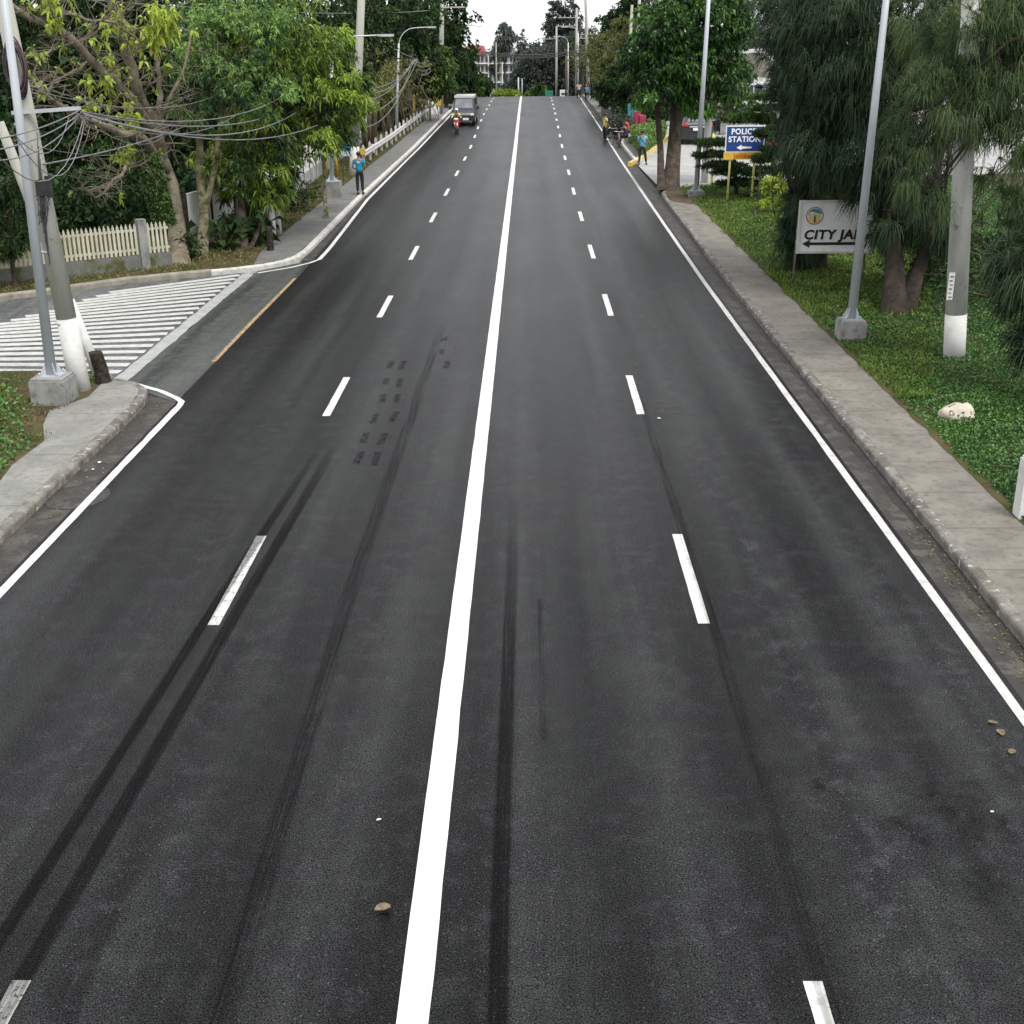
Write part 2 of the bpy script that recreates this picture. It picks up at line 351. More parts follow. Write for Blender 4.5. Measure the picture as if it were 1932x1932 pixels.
M['lf_mango'] = leaf_mat('leaf_mango', (.011, .038, .009), (.27, .4, .05))
M['lf_feather'] = leaf_mat('leaf_feather', (.013, .05, .018), (.24, .4, .09))
M['lf_dark'] = leaf_mat('leaf_dark', (.009, .025, .009), (.06, .11, .03), .2, .6, .2)
M['lf_mid'] = leaf_mat('leaf_mid', (.016, .045, .012), (.14, .24, .045))
M['lf_glossy'] = leaf_mat('leaf_glossy', (.01, .034, .013), (.12, .26, .04), rough=.35)
M['lf_lime'] = leaf_mat('leaf_lime', (.16, .24, .03), (.48, .58, .09), .35)
M['lf_olive'] = leaf_mat('leaf_olive', (.05, .07, .018), (.24, .26, .07))
M['lf_grey'] = leaf_mat('leaf_grey', (.04, .055, .045), (.1, .125, .1))
M['lf_far_hazy'] = leaf_mat('leaf_far_hazy', (.035, .05, .04), (.125, .15, .115), .2, .7, .15)  # distance haze painted into the far woodland's greyed, lightened leaf colour
M['lf_cas'] = leaf_mat('leaf_casuarina', (.011, .027, .017), (.085, .12, .062), .2, .8, .1)
M['lf_cas_l'] = leaf_mat('leaf_casuarina_light', (.02, .042, .02), (.15, .205, .085), .25, .8, .1)
M['lf_cover'] = leaf_mat('leaf_cover', (.012, .05, .008), (.12, .29, .04), .15, .5, .5)
M['lf_grass'] = leaf_mat('leaf_grass', (.04, .08, .01), (.26, .34, .05), .2)
M['lf_drygrass'] = leaf_mat('leaf_drygrass', (.05, .06, .015), (.22, .19, .08), .2)
M['skin'] = mat('skin', (.22, .12, .075), rough=.55)
M['hair'] = mat('hair', (.008, .007, .006), rough=.5)
def cloth(name, c): return mat(name, c, [x*.75 for x in c], 7, rough=.85, bump=.3, bscale=12)

# ------------------------------------------------------------------ setting: terrain, road, pavements
def S(name, mb, m): return tag(mb.build(name, m), kind='structure')
YS = [-15, 0, 20, 40, 60, 80] + list(range(90, 211, 6)) + [225, 240, 270, 300, 400, 600, 1500]
def ribbon(name, xl, xr, m, off, y0, y1, step=None, rag=0, sub=1, kind='structure', zfun=None):
    ys = sorted(set([y0, y1] + [y for y in YS if y0 < y < y1] + (list(np.arange(y0, y1, step)) if step else [])))
    mb = MB(); vs = []
    fx = (lambda v: (lambda y: lerp(v, y)) if isinstance(v, list) else (lambda y: v))
    L, Rr = fx(xl), fx(xr)
    for y in ys:
        a = L(y) + (noise.noise(Vector((y*1.7, 3.1, 0)))*rag if rag else 0); b = Rr(y) + (noise.noise(Vector((y*1.3, 9.1, 0)))*rag if rag else 0)
        vs += [(a, y, zp(y)+off), (b, y, zp(y)+off)]
    mb.add(vs, [(2*i, 2*i+1, 2*i+3, 2*i+2) for i in range(len(ys)-1)])
    o = mb.build(name, m); o['kind'] = kind; return o
def sheet(name, poly, m, off, kind='structure'):
    bm = bmesh.new(); f = bm.faces.new([bm.verts.new((x, y, 0)) for x, y in poly])
    if f.normal.z < 0 or f.calc_area() and sum((poly[i-1][0]*poly[i][1]-poly[i][0]*poly[i-1][1]) for i in range(len(poly))) < 0: f.normal_flip()
    for y in YS: bmesh.ops.bisect_plane(bm, geom=bm.verts[:]+bm.edges[:]+bm.faces[:], plane_co=(0, y, 0), plane_no=(0, 1, 0))
    bmesh.ops.triangulate(bm, faces=bm.faces[:])
    for v in bm.verts: v.co.z = zp(v.co.y)+off
    me = bpy.data.meshes.new(name); bm.to_mesh(me); bm.free(); me.materials.append(m)
    o = bpy.data.objects.new(name, me); COL.objects.link(o); o['kind'] = kind; return o
ribbon('ground', -1500, 1500, M['turf'], -.09, -15, 1500)
EL = [(0, -7.28), (45, -7.3), (60, -7.75), (80, -7.8), (133, -7.75), (160, -7.95), (185, -8.2), (400, -12)]
ER = [(0, 5.42), (38, 5.44), (60, 5.62), (80, 5.82), (97, 6.05), (117, 6.2), (145, 6.45), (175, 6.9), (400, 10)]
def sh(v, d): return [(a, b+d) for a, b in v]
ribbon('road', sh(EL, -.14), sh(ER, .14), M['asphalt'], 0, -15, 600)
sheet('junction_apron', [(-9.0, 26.15), (-7.42, 24.62), (-7.44, 42.6), (-8.2, 41.6), (-9.0, 40.5)], M['asphalt_old'], .0)
ribbon('concrete_strip', -9.36, -9.0, M['strip'], .004, 26.2, 39.95, step=.35, rag=.05)
sheet('side_street', [(-9.36, 26.2), (-9.36, 40.25), (-10.0, 39.85), (-12.7, 38.35), (-15.6, 35.65), (-30, 25), (-60, 3), (-60, -12), (-36, 7), (-16, 25), (-13.2, 26.9), (-10.5, 26.9)], M['asphalt_side'], -.004)
# markings
ribbon('centre_line', [(0, -1.045), (400, -1.045)], [(0, -.79), (400, -.79)], M['paint_clean'], .004, -15, 174, step=.6, rag=.012)
ribbon('edge_line', sh(EL, -.07), sh(EL, .07), M['paint_clean'], .004, -15, 24.35, step=.5, rag=.015)
ribbon('edge_line', sh(EL, -.07), sh(EL, .07), M['paint_clean'], .004, 42.7, 180, step=1.5, rag=.015)
ribbon('edge_line', sh(ER, -.065), sh(ER, .065), M['paint_edge'], .004, -15, 180, step=1.0, rag=.015)
def strip_line(name, pts, wd, m, off=.004):
    mb = MB(); vs = []
    for i, p in enumerate(pts):
        a = Vector(pts[max(i-1, 0)]); b = Vector(pts[min(i+1, len(pts)-1)]); d = (b-a).normalized(); n = Vector((-d.y, d.x))
        for s in (-1, 1): vs.append((p[0]+n.x*s*wd/2, p[1]+n.y*s*wd/2, zp(p[1])+off))
    mb.add(vs, [(2*i, 2*i+1, 2*i+3, 2*i+2) for i in range(len(pts)-1)][::1])
    o = mb.build(name, m); o['kind'] = 'structure'; return o
strip_line('edge_line', [(-7.28, 24.36), (-7.32, 24.7), (-7.5, 24.98), (-8.0, 25.55), (-8.85, 26.25)], .13, M['paint_clean'], .008)
strip_line('edge_line', [(-7.3, 42.68), (-7.5, 42.0), (-8.0, 41.1), (-8.9, 40.1)], .11, M['paint_clean'], .008)
DW = [(0, -4.10), (84, -4.10), (95, -4.15), (112, -4.35), (130, -4.45), (180, -4.5)]
DR = [(0, 2.23), (60, 2.25), (90, 2.42), (130, 2.75), (180, 3.1)]
for n in range(-1, 18):
    y1 = 7.74 + 9.45*n
    for D, wd in ((DW, .155), (DR, .155)):
        ribbon('lane_dash', sh(D, -wd/2), sh(D, wd/2), M['paint_worn'] if (D is DW and n in (0, 1)) else M['paint'], .004, y1-3.05, y1, step=.3, rag=.01)
ylo = [G(403, 683), G(480, 603), G(557, 525)]
strip_line('yellow_line', [(p.x, p.y) for p in ylo], .11, M['paint_yellow'], .008)
# hatched box on the side street: twenty painted bars
a0, a1 = Vector((-9.42, 27.25)), Vector((-9.42, 39.75))
zl0, zl1 = G(0, 690), G(178, 560)
d0 = (Vector((zl0.x, zl0.y)) - Vector((-9.42, 27.7))); d1 = (Vector((zl1.x, zl1.y)) - Vector((-9.42, 39.3)))
for k in range(20):
    f = k/19; st = a0.lerp(a1, f); ang = math.atan2(d0.y, d0.x)*(1-f) + math.atan2(d1.y, d1.x)*f if d0.x < 0 else 0
    dv = d0.normalized().lerp(d1.normalized(), f).normalized()
    ln = lerp([(0, 3.2), (.12, 5.2), (.35, 6.0), (.5, 5.6), (1, 4.4)], f)
    strip_line('hatch_bar', [tuple(st), tuple(st+dv*ln)], .32, M['paint_hatch'], .004)
# skid marks and stains
def decal(name, pts, wd, m, off=.006):
    pts = [Vector(p) for p in pts]; P = []
    if name == 'tyre_mark' and pts[-1].y < 9.5 and len(pts) > 2: pts.append(pts[-1]+(pts[-1]-pts[-2]).normalized()*7)     # runs on under the viewpoint
    for a, b in zip(pts, pts[1:]):
        k = max(2, int((b-a).length/1.0)); P += [a.lerp(b, i/k) for i in range(k)]
    P.append(pts[-1]); vs = []; fs = []; ed = []
    for i, p in enumerate(P):
        a = P[max(i-1, 0)]; b = P[min(i+1, len(P)-1)]; d = (b-a).normalized(); n = Vector((-d.y, d.x))
        e = min(1, i/4.5, (len(P)-1-i)/4.5) if len(P) > 5 else 1
        for s, q in ((-1, 0), (-.6, 1), (.6, 1), (1, 0)):
            vs.append((p.x+n.x*s*wd/2, p.y+n.y*s*wd/2, zp(p.y)+off)); ed.append(q*max(e, 0))
    for i in range(len(P)-1):
        for k in range(3): fs.append((4*i+k, 4*i+k+1, 4*i+5+k, 4*i+4+k))
    mb = MB().add(vs, fs); o = mb.build(name, m); o['kind'] = 'structure'
    at = o.data.attributes.new('edge', 'FLOAT', 'POINT'); at.data.foreach_set('value', ed); return o
def gp(*pts): return [(G(*p).x, G(*p).y) for p in pts]
decal('tyre_mark', gp((968, 925), (966, 1050), (960, 1230), (951, 1480), (944, 1700), (938, 1990)), .2, M['skid'])
decal('tyre_mark', gp((620, 820), (430, 1105), (-40, 1835)), .17, M['skid'])
decal('tyre_mark', gp((645, 820), (450, 1150), (20, 1885)), .21, M['skid'])
decal('tyre_mark', gp((840, 600), (650, 1150), (400, 1990)), .26, M['skid_faint'], .007)
decal('tyre_mark', gp((600, 1330), (500, 1620), (370, 2000)), .22, M['skid_faint'], .008)
decal('tyre_mark', gp((300, 1500), (200, 1750), (110, 1980)), .16, M['skid_faint'], .008)
decal('tyre_mark', gp((1018, 1130), (1026, 1400)), .08, M['skid_faint'])
decal('tyre_mark', gp((1190, 700), (1330, 1130), (1510, 1720)), .18, M['skid_faint'])
for (x, y) in [(735, 690), (728, 722), (722, 755), (706, 790), (688, 827), (674, 868), (758, 690), (754, 722), (750, 753), (740, 788), (722, 826), (710, 866), (838, 640), (834, 665), (842, 690)]:
    p = G(x, y); j_ = rng.uniform(-.05, .05, 3); decal('tyre_mark', [(p.x+.02+j_[0], p.y+.36+2*j_[1]), (p.x, p.y-.3+3*j_[2])], .15+.6*abs(j_[1]), M['skid_dot'], .009)
for (x, y, wd, ln) in [(1240, 610, .7, 3), (1255, 760, .6, 1.6), (1290, 850, .35, 1.2), (1390, 658, .3, .3), (1403, 702, .16, .25), (1805, 1260, .3, .35), (1790, 1225, .3, .3), (680, 410, .25, 1), (672, 425, .2, 1.2), (1463, 793, .2, .2), (1200, 680, .4, 1.5)]:
    p = G(x, y); decal('road_stain', [(p.x, p.y-ln/2), (p.x+.02, p.y), (p.x, p.y+ln/2)], wd, M['stain'], .010)
for (x, y, wd, ln) in [(1830, 1530, .8, 1.0), (1700, 1570, .5, .5), (1850, 1670, .5, .6), (1905, 1455, .35, .4), (1760, 1520, .4, .4), (1540, 1480, .15, .2), (480, 655, .3, .2)]:
    p = G(x, y); decal('road_stain', [(p.x, p.y-ln/2), (p.x+.05, p.y), (p.x, p.y+ln/2)], wd, M['wet'], .010)
# gutters
ribbon('gutter_silt', [(0, 5.9), (40, 5.93), (62, 6.2), (80, 6.35), (120, 6.62), (180, 7.1)], [(0, 6.065), (40, 6.105), (62, 6.425), (80, 6.555), (120, 6.855), (180, 7.305)], M['silt'], .002, -15, 180, step=.5, rag=.16)
ribbon('gutter', sh(ER, .14), [(0, 6.06), (40, 6.1), (62, 6.42), (80, 6.55), (120, 6.85), (180, 7.3)], M['gutter'], -.002, -15, 180, step=1.2)
sheet('gutter', [(-7.42, -15), (-7.42, 24.62), (-9.0, 26.15), (-9.12, 26.15), (-9.12, 25.75), (-8.4, 25.6), (-8.25, 25.2), (-8.12, 24.6), (-8.06, 23), (-8.06, -15)], M['gutter'], -.003)
ribbon('gutter', [(42.6, -7.9), (60, -8.05), (80, -8.05), (135, -8.05), (180, -8.3)], sh(EL, -.14), M['gutter'], -.002, 42.4, 180, step=1.5)
# kerbs
def kerb(name, path, side, m, h=.15, wd=.19):
    prof = [(0, -.1), (.005, h-.045), (.02, h-.015), (.05, h), (wd-.03, h+.004), (wd, h-.004), (wd, -.1)]
    mb = MB(); vs = []; P = [Vector(p) for p in path]; Q = []
    for a, b in zip(P, P[1:]):
        k = max(1, int((b-a).length/.45)); Q += [a.lerp(b, i/k) for i in range(k)]
    Q.append(P[-1])
    for i, p in enumerate(Q):
        a = Q[max(i-1, 0)]; b = Q[min(i+1, len(Q)-1)]; d = (b-a).normalized(); n = Vector((d.y, -d.x))*side
        j = noise.noise(Vector((p.x*2, p.y*2, 5)))*.025; jz = noise.noise(Vector((p.x*1.3, p.y*1.3, 8)))*.012
        for (o, z) in prof: vs.append((p.x+n.x*(o+(j if o < .03 else 0)), p.y+n.y*(o+(j if o < .03 else 0)), zp(p.y)+z+jz))
    k = len(prof); fs = [(i*k+j, i*k+j+1, (i+1)*k+j+1, (i+1)*k+j) for i in range(len(Q)-1) for j in range(k-1)]
    fs += [tuple(range(k)), tuple(range(len(Q)*k-k, len(Q)*k))[::-1]]
    return S(name, mb.add(vs, fs), m)
tag(ribbon('bank_edge', [(0, 7.40), (30, 7.42), (55, 7.5)], [(0, 7.6), (30, 7.62), (55, 7.72)], M['turf_dry'], .156, -14, 55, step=.4, rag=.07), kind='structure')
kerb('kerb', [(6.06, -14), (6.06, 30), (6.1, 40), (6.33, 58), (6.42, 60.5), (6.75, 62.3)], 1, M['curb'])
kerb('kerb', [(6.75, 77.2), (6.58, 78.5), (6.62, 85), (6.7, 93), (7.2, 94.2)], 1, M['curb_w'])
kerb('kerb', [(7.6, 116), (6.95, 117.5), (6.95, 125), (7.2, 160), (7.4, 182)], 1, M['curb'])
kerb('kerb', [(-7.98, -14), (-7.98, 23.8), (-8.03, 24.6), (-8.2, 25.3), (-8.55, 25.8), (-9.1, 26.15)], -1, M['curb'])
kerb('kerb', [(-60, 3.2), (-30, 25.1), (-15.62, 35.73), (-14.45, 36.74), (-12.7, 38.42), (-10.35, 39.8)], -1, M['curb_raw'], .17, .24)
kerb('kerb', [(-10.35, 39.8), (-9.6, 40.22), (-8.8, 40.9), (-8.2, 41.75), (-7.95, 42.7), (-7.88, 44), (-7.9, 46.4), (-8.05, 58.7), (-8.05, 79.5), (-8.05, 134), (-8.3, 182)], -1, M['curb_w'], .15, .2)
# pavements
def outl(pts): return [tuple(p) for p in pts]
sheet('sidewalk', [(6.24, -14), (7.5, -14)] + [(7.5+.05*noise.noise(Vector((y*.9, 0, 0)))+ (.0 if y < 38 else .1), y) for y in np.arange(-12, 53, 1.0)] + [(7.6, 54.5), (7.5, 56.2), (6.6, 57.6), (6.5, 57.4), (6.28, 40), (6.24, 30)], M['walk_r'], .148)
sheet('sidewalk', [(6.78, 79), (9.6, 94.0), (6.9, 93.2), (6.82, 85)], M['walk_r'], .146)
sheet('sidewalk', [(7.1, 118), (9.0, 118), (9.2, 150), (9.5, 182), (7.55, 182), (7.35, 160), (7.1, 125)], M['walk_far'], .146)
sheet('sidewalk', [(-8.17, -14), (-8.17, 24), (-8.3, 25.1), (-8.6, 25.65), (-9.1, 26.0), (-9.32, 25.7), (-9.25, 24.6), (-9.7, 23.6), (-9.45, 22.6), (-9.05, 21.6), (-9.1, 20.2), (-8.95, 19.2), (-9.0, 17), (-9.1, -14)], M['walk_l'], .146)
sheet('sidewalk', [(-9.2, 40.9), (-8.9, 41.2), (-8.35, 41.95), (-8.15, 42.8), (-8.09, 46), (-8.25, 58), (-8.25, 134), (-8.5, 182), (-9.9, 182), (-9.6, 134), (-9.55, 80), (-9.62, 58), (-9.55, 46), (-9.5, 43.5)], M['walk_far'], .146)
# banks and beds
def hz(x, y): return .13 + max(0, x-7.6)*.035 + .05*noise.noise(Vector((x*.6, y*.6, 0)))
bank_poly = None
mbk = MB(); gx = np.arange(7.45, 40.1, .55); gy = np.arange(-14, 63.1, .55); vs = []
for y in gy:
    for i, x in enumerate(gx):
        xx = x if i else 7.42
        vs.append((xx, y, (hz(xx, y) if i else .1)))
nx = len(gx); mbk.add(vs, [(j*nx+i, j*nx+i+1, (j+1)*nx+i+1, (j+1)*nx+i) for j in range(len(gy)-1) for i in range(nx-1)], True)
S('grass_bank', mbk, M['turf'])
sheet('grass_verge', [(-9.0, -14), (-9.0, 17), (-8.9, 19.2), (-9.0, 20.2), (-9.0, 21.6), (-9.4, 22.6), (-9.65, 23.6), (-9.2, 24.6), (-9.2, 25.7), (-9.6, 26.3), (-10.6, 26.9), (-13.2, 26.9), (-16, 25), (-36, 7), (-60, -12), (-60, -14)], M['turf_dry'], .13)
sheet('grass_verge', [(-9.45, 43.5), (-9.1, 41.0), (-9.7, 40.45), (-10.5, 40.0), (-12.8, 38.65), (-14.6, 36.98), (-15.8, 35.93), (-30, 25.3), (-60, 3.5), (-60, 60), (-60, 182), (-9.8, 182), (-9.5, 134), (-9.45, 80), (-9.52, 58), (-9.45, 46)], M['turf_dry'], .125)
sheet('parking_lot', [(6.7, 62.8), (9.4, 63.3), (14, 63.8), (40, 63.3), (120, 63), (120, 130), (10, 130), (7.8, 117), (7.0, 94), (6.6, 77)], M['lot'], .01)
sheet('parking_lot', [(40.2, 30), (120, 30), (120, 62.9), (40.2, 62.9)], M['lot'], .25)
sheet('soil_bed', [(6.55, 57.2), (7.3, 56.0), (9.3, 57.6), (9.7, 62.7), (7.0, 62.6), (6.75, 61.8), (6.6, 60)], M['soil'], .152)
decal('wet_patch', [(6.75, 48.5), (6.85, 51), (6.95, 53.5), (6.9, 56.5)], .75, M['wet'], .158)
decal('wet_patch', [(6.5, 44), (6.55, 47), (6.6, 50)], .4, M['wet'], .160)
sheet('dirt_verge', [(9.0, 118), (30, 130), (60, 182), (9.5, 182), (9.2, 150)], M['soil'], .12)

# ------------------------------------------------------------------ leaves
def unit(a): return a/np.maximum(np.linalg.norm(a, axis=1, keepdims=True), 1e-9)
def leaf_quads(P, D, L, Wd, droop=.25):
    n = len(P); side = unit(np.cross(D, rng.normal(size=(n, 3))))
    mid = P + D*(L*.5)[:, None]; tip = P + D*L[:, None]; tip[:, 2] -= L*droop
    w2 = (Wd*.5)[:, None]
    V = np.stack([P, mid+side*w2, tip, mid-side*w2], 1).reshape(-1, 3)
    return V, np.arange(4*n).reshape(-1, 4)
def rosettes(C, A, m, L, Wd, up=.2, droop=.3, var=None):
    n = len(C); D = rng.normal(size=(n, m, 3)) + A[:, None, :]*.9; D[:, :, 2] += up
    D = unit(D.reshape(-1, 3)); P = np.repeat(C, m, 0) + D*L*.08
    k = len(P); V, Q = leaf_quads(P, D, L*rng.uniform(.45, 1.4, k), Wd*rng.uniform(.6, 1.35, k), droop)
    v = np.repeat(var if var is not None else np.full(n, .4), m) + rng.normal(0, .13, k)
    return V, Q, np.clip(v, 0, 1)
def wisps(C, A, m, L, Wd, var):
    n = len(C); D = rng.normal(size=(n, m, 3))*.55 + A[:, None, :]*1.0; D = unit(D.reshape(-1, 3))
    P0 = np.repeat(C, m, 0); k = len(P0); l = (L*rng.uniform(.5, 1.2, k))[:, None]
    P1 = P0 + D*l*.45; d2 = D*.45; d2[:, 2] -= .75; P2 = P1 + d2*l*.6
    s = unit(np.cross(D, rng.normal(size=(k, 3))))*Wd/2
    V = np.stack([P0-s, P0+s, P1-s, P1+s, P2-s*.5, P2+s*.5], 1).reshape(-1, 3)
    b = np.arange(k)*6; Q = np.stack([np.stack([b, b+1, b+3, b+2], 1), np.stack([b+2, b+3, b+5, b+4], 1)], 1).reshape(-1, 4)
    v = np.clip(np.repeat(var, m) + rng.normal(0, .1, k), 0, 1)
    return V, Q, np.repeat(v, 2)
def crown_points(blobs, puffs, per, pr=.36, gap=.0, topv=0, base_v=.35, sv=.16):
    C = []; A = []; Vv = []
    zs = [b[2] for b in blobs]; z0, z1 = min(zs)-1, max(zs)+1
    vol = [b[3]*b[4]*b[5] for b in blobs]; tot = sum(v**.67 for v in vol)
    for b, vo in zip(blobs, vol):
        k = max(3, int(puffs*vo**.67/tot)); c = np.array(b[:3]); r = np.array(b[3:6])
        d = unit(rng.normal(size=(k, 3))); rad = rng.uniform(.25, 1, k)**.6
        pc = c + d*r*rad[:, None]
        for j in range(k):
            q = d[j]; prr = r.mean()*pr*rng.uniform(.6, 1.3)
            pts = unit(rng.normal(size=(per, 3)))*(rng.uniform(.3, 1, per)**.5)[:, None]
            pts = pts*prr*np.array([1.15, 1.15, .7]) + pc[j]
            a = unit(pts - c + q*.5); a[:, 2] += .1
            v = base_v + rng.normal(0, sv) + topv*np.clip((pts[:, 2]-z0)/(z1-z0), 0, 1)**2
            C.append(pts); A.append(a); Vv.append(v)
    return np.concatenate(C), np.concatenate(A), np.concatenate(Vv)
def limb(mb, a, b, r0, r1, bend=.12, n=6, seg=7):
    a, b = Vector(a), Vector(b); L = (b-a).length; o = Vector(rng.normal(size=3))*L*bend; o.z = abs(o.z)*.6
    pts = [a.lerp(b, i/n) + o*math.sin(math.pi*i/n) + Vector(rng.normal(size=3))*L*.012*(0 < i < n) for i in range(n+1)]
    mb.tube(pts, [r0+(r1-r0)*i/n for i in range(n+1)], seg); return pts
def twigs(mb, p, d, L, r, depth, spread=.7, droop=0, tips=None):
    p = Vector(p); d = Vector(d).normalized(); pts = [p]; n = 4
    for i in range(n):
        d = (d + Vector(rng.normal(size=3))*.16 + Vector((0, 0, -droop))).normalized(); pts.append(pts[-1]+d*L/n)
    mb.tube(pts, [r*(1-.5*i/n) for i in range(n+1)], 5 if r < .03 else 6, cap=False)
    if depth <= 0:
        if tips is not None: tips.append((tuple(pts[-1]), tuple(d)))
        return
    for k in range(rng.integers(2, 4)):
        q = pts[int(rng.integers(2, n+1))]; e = (d + Vector(rng.normal(size=3))*spread).normalized()
        twigs(mb, q, e, L*rng.uniform(.55, .85), r*.55, depth-1, spread, droop, tips)
def trunk_mb(path, radii, lobes=5, seg=14, flare=1.35):
    mb = MB(); P = [Vector(p) for p in path]; Q = []; rr = []
    for i, (a, b) in enumerate(zip(P, P[1:])):
        for k in range(6): Q.append(a.lerp(b, k/6)); rr.append(radii[i]+(radii[i+1]-radii[i])*k/6)
    Q.append(P[-1]); rr.append(radii[-1]); vs = []; fs = []
    for i, q in enumerate(Q):
        f = 1 + (flare-1)*math.exp(-i*.9)
        for k in range(seg):
            a = 2*math.pi*k/seg; j = 1+.1*noise.noise(Vector((math.cos(a)*1.5, math.sin(a)*1.5, i*.35+q.x)))+.05*math.sin(lobes*a)*(f-1)*4
            vs.append(q+Vector((math.cos(a), math.sin(a), 0))*rr[i]*f*j)
    n = len(Q)
    fs = [(i*seg+k, i*seg+(k+1) % seg, (i+1)*seg+(k+1) % seg, (i+1)*seg+k) for i in range(n-1) for k in range(seg)]
    mb.add(vs, fs, True); return mb
def make_tree(name, label, cat, base, trunks, blobs, leaf, lm, bark='bark', puffs=60, per=14, m=12, L=.2, Wd=.06, up=.2, droop=.3,
              pr=.36, topv=0, base_v=.35, sv=.16, group=None, limbs=True, world=True):
    """trunks: list of (path, radii); blobs: (x,y,z,rx,ry,rz), in world space, or about the base when world=False"""
    base = Vector(base); root = thing(name, label, cat, base, 0, group)
    if world:
        trunks = [([Vector(p)-base for p in pa], ra) for pa, ra in trunks]; blobs = [(*(Vector(b[:3])-base), *b[3:]) for b in blobs]
    mb = MB()
    for pa, ra in trunks:
        t = trunk_mb(pa, ra); mb.add(t.v, t.f, True)
    if limbs:
        tops = [(pa[-1], ra[-1]) for pa, ra in trunks]
        for b in blobs:
            c = Vector(b[:3]); tp, r = min(tops, key=lambda q: (Vector(q[0])-c).length)
            pts = limb(mb, tp, c, r*.7, r*.28, .1)
            for k in range(7):
                d = unit(rng.normal(size=(1, 3)))[0]*np.array(b[3:6])*.85
                limb(mb, pts[int(rng.integers(3, 7))], c+Vector(d), r*.22, r*.05, .12, 5, 5)
    mb.build('trunk', M[bark], root)
    C, A, v = crown_points(blobs, puffs, per, pr, 0, topv, base_v, sv)
    if leaf == 'wisp': V, Q, vv = wisps(C, A, m, L, Wd, v)
    else: V, Q, vv = rosettes(C, A, m, L, Wd, up, droop, v)
    me = fast_mesh('crown', V, Q, vv, M[lm]); o = bpy.data.objects.new('crown', me); COL.objects.link(o); o.parent = root
    KID.setdefault(root.name, []).append(o)
    return root
def B(x, y, Y, rx, ry, rz, dz=0):
    p = W(x, y, Y); return (p.x, p.y, p.z+dz, rx, ry, rz)
def plant_leaves(name, m, V, Q, v, kind=None, parent=None):
    me = fast_mesh(name, V, Q, v, M[m]); o = bpy.data.objects.new(name, me); COL.objects.link(o)
    if parent is not None: o.parent = parent; KID.setdefault(parent.name, []).append(o)
    if kind: o['kind'] = kind
    return o
# ------------------------------------------------------------------ ground cover
def wave(x, y, s=1.0): return (np.sin(x*1.1*s+np.sin(y*.7*s)*1.7)+np.sin(y*.9*s+2+np.sin(x*.6*s)*2)+np.sin((x+y)*2.3*s)*.5)/2.5
def hzv(x, y):
    return .13 + np.maximum(0, x-7.6)*.035 + np.array([.05*noise.noise(Vector((a*.6, b*.6, 0))) for a, b in zip(x, y)])
def cover(name, label, m, n, xf, yr, size, hgt, up, base, patch, hf, wd=.8):
    y = yr[0] + (yr[1]-yr[0])*rng.uniform(0, 1, n)**1.25; a, b = xf(y); x = a + (b-a)*rng.uniform(0, 1, n)
    pt = wave(x, y, .8); keep = rng.uniform(0, 1, n) < (1 if patch is None else np.clip(patch(x, y, pt), 0, 1)); x, y, pt = x[keep], y[keep], pt[keep]; n = len(x)
    z = hf(x, y) + rng.uniform(-.01, 1, n)*hgt*(1+.5*wave(x, y, 5))
    D = rng.normal(size=(n, 3)); D[:, 2] = np.abs(D[:, 2])*up + up*.3; D = unit(D)
    L = size*rng.uniform(.6, 1.4, n)*(1+np.maximum(0, y-25)*.012)
    V, Q = leaf_quads(np.stack([x, y, z], 1), D, L, L*wd, .1)
    v = np.clip(base + .2*wave(x, y, .5) + .12*wave(x, y, 4) + rng.normal(0, .14, n), 0, 1)
    o = plant_leaves(name, m, V, Q, v, 'stuff'); return tag(o, label, 'ground cover')
cover('ground_cover', 'low dark green creeping leaves covering the roadside bank beside the right sidewalk', 'lf_cover', 260000,
      lambda y: (7.52+.04*np.sin(y*2.1)+.03*np.sin(y*7), np.minimum(.47*y+3.5, 22)), (11, 63), .052, .07, .55, .3, lambda x, y, p: 1.25-np.clip((y-30)/60, 0, .8)-.6*np.clip((8.6-x), 0, 1)*(y > 33), hzv)
cover('grass', 'light green grass growing in patches on the right roadside bank', 'lf_grass', 90000,
      lambda y: (7.46+.1*np.sin(y*2.1), np.minimum(.3*y+1, 15)), (24, 63), .1, .05, 1.6, .3, lambda x, y, p: .3+.55*(y > 32)+.35*p-.2*(y < 31), hzv, .2)
hl = lambda x, y: np.full(len(x), .13)
cover('grass', 'patchy short grass around the left utility pole and lamp plinth', 'lf_drygrass', 26000,
      lambda y: (np.full(len(y), -15.0), -9.0-.25*np.sin(y*1.3)**2-.4*(y > 22)), (17, 26.7), .07, .04, 1.1, .35, lambda x, y, p: .62+.5*p, hl, .3)
cover('ground_cover', 'small green weeds among the grass beside the left lamp plinth', 'lf_cover', 9000,
      lambda y: (np.full(len(y), -14.0), -9.15-.5*(y > 22)), (18, 26.6), .08, .06, .5, .4, lambda x, y, p: .3+.9*np.sin(x*2+y), hl, .8)
cover('grass', 'dry short grass between the far left kerb and the fences', 'lf_drygrass', 32000,
      lambda y: (lerpv(y, [(34, -18), (39, -16.4), (43, -12.5), (60, -11.2), (90, -11.6), (130, -14)]), lerpv(y, [(34, -18), (36, -15.2), (38.6, -12.6), (41, -9.4), (43, -9.5), (60, -9.7), (130, -9.9)])), (35, 130), .1, .06, 1.2, .35, lambda x, y, p: .55+.5*p, lambda x, y: .125+0*x, .3) if False else None
def lerpv(y, pts): return np.interp(y, [p[0] for p in pts], [p[1] for p in pts])
zpv = lambda x, y: np.interp(y, [p[0] for p in ZP], [p[1] for p in ZP])+.125
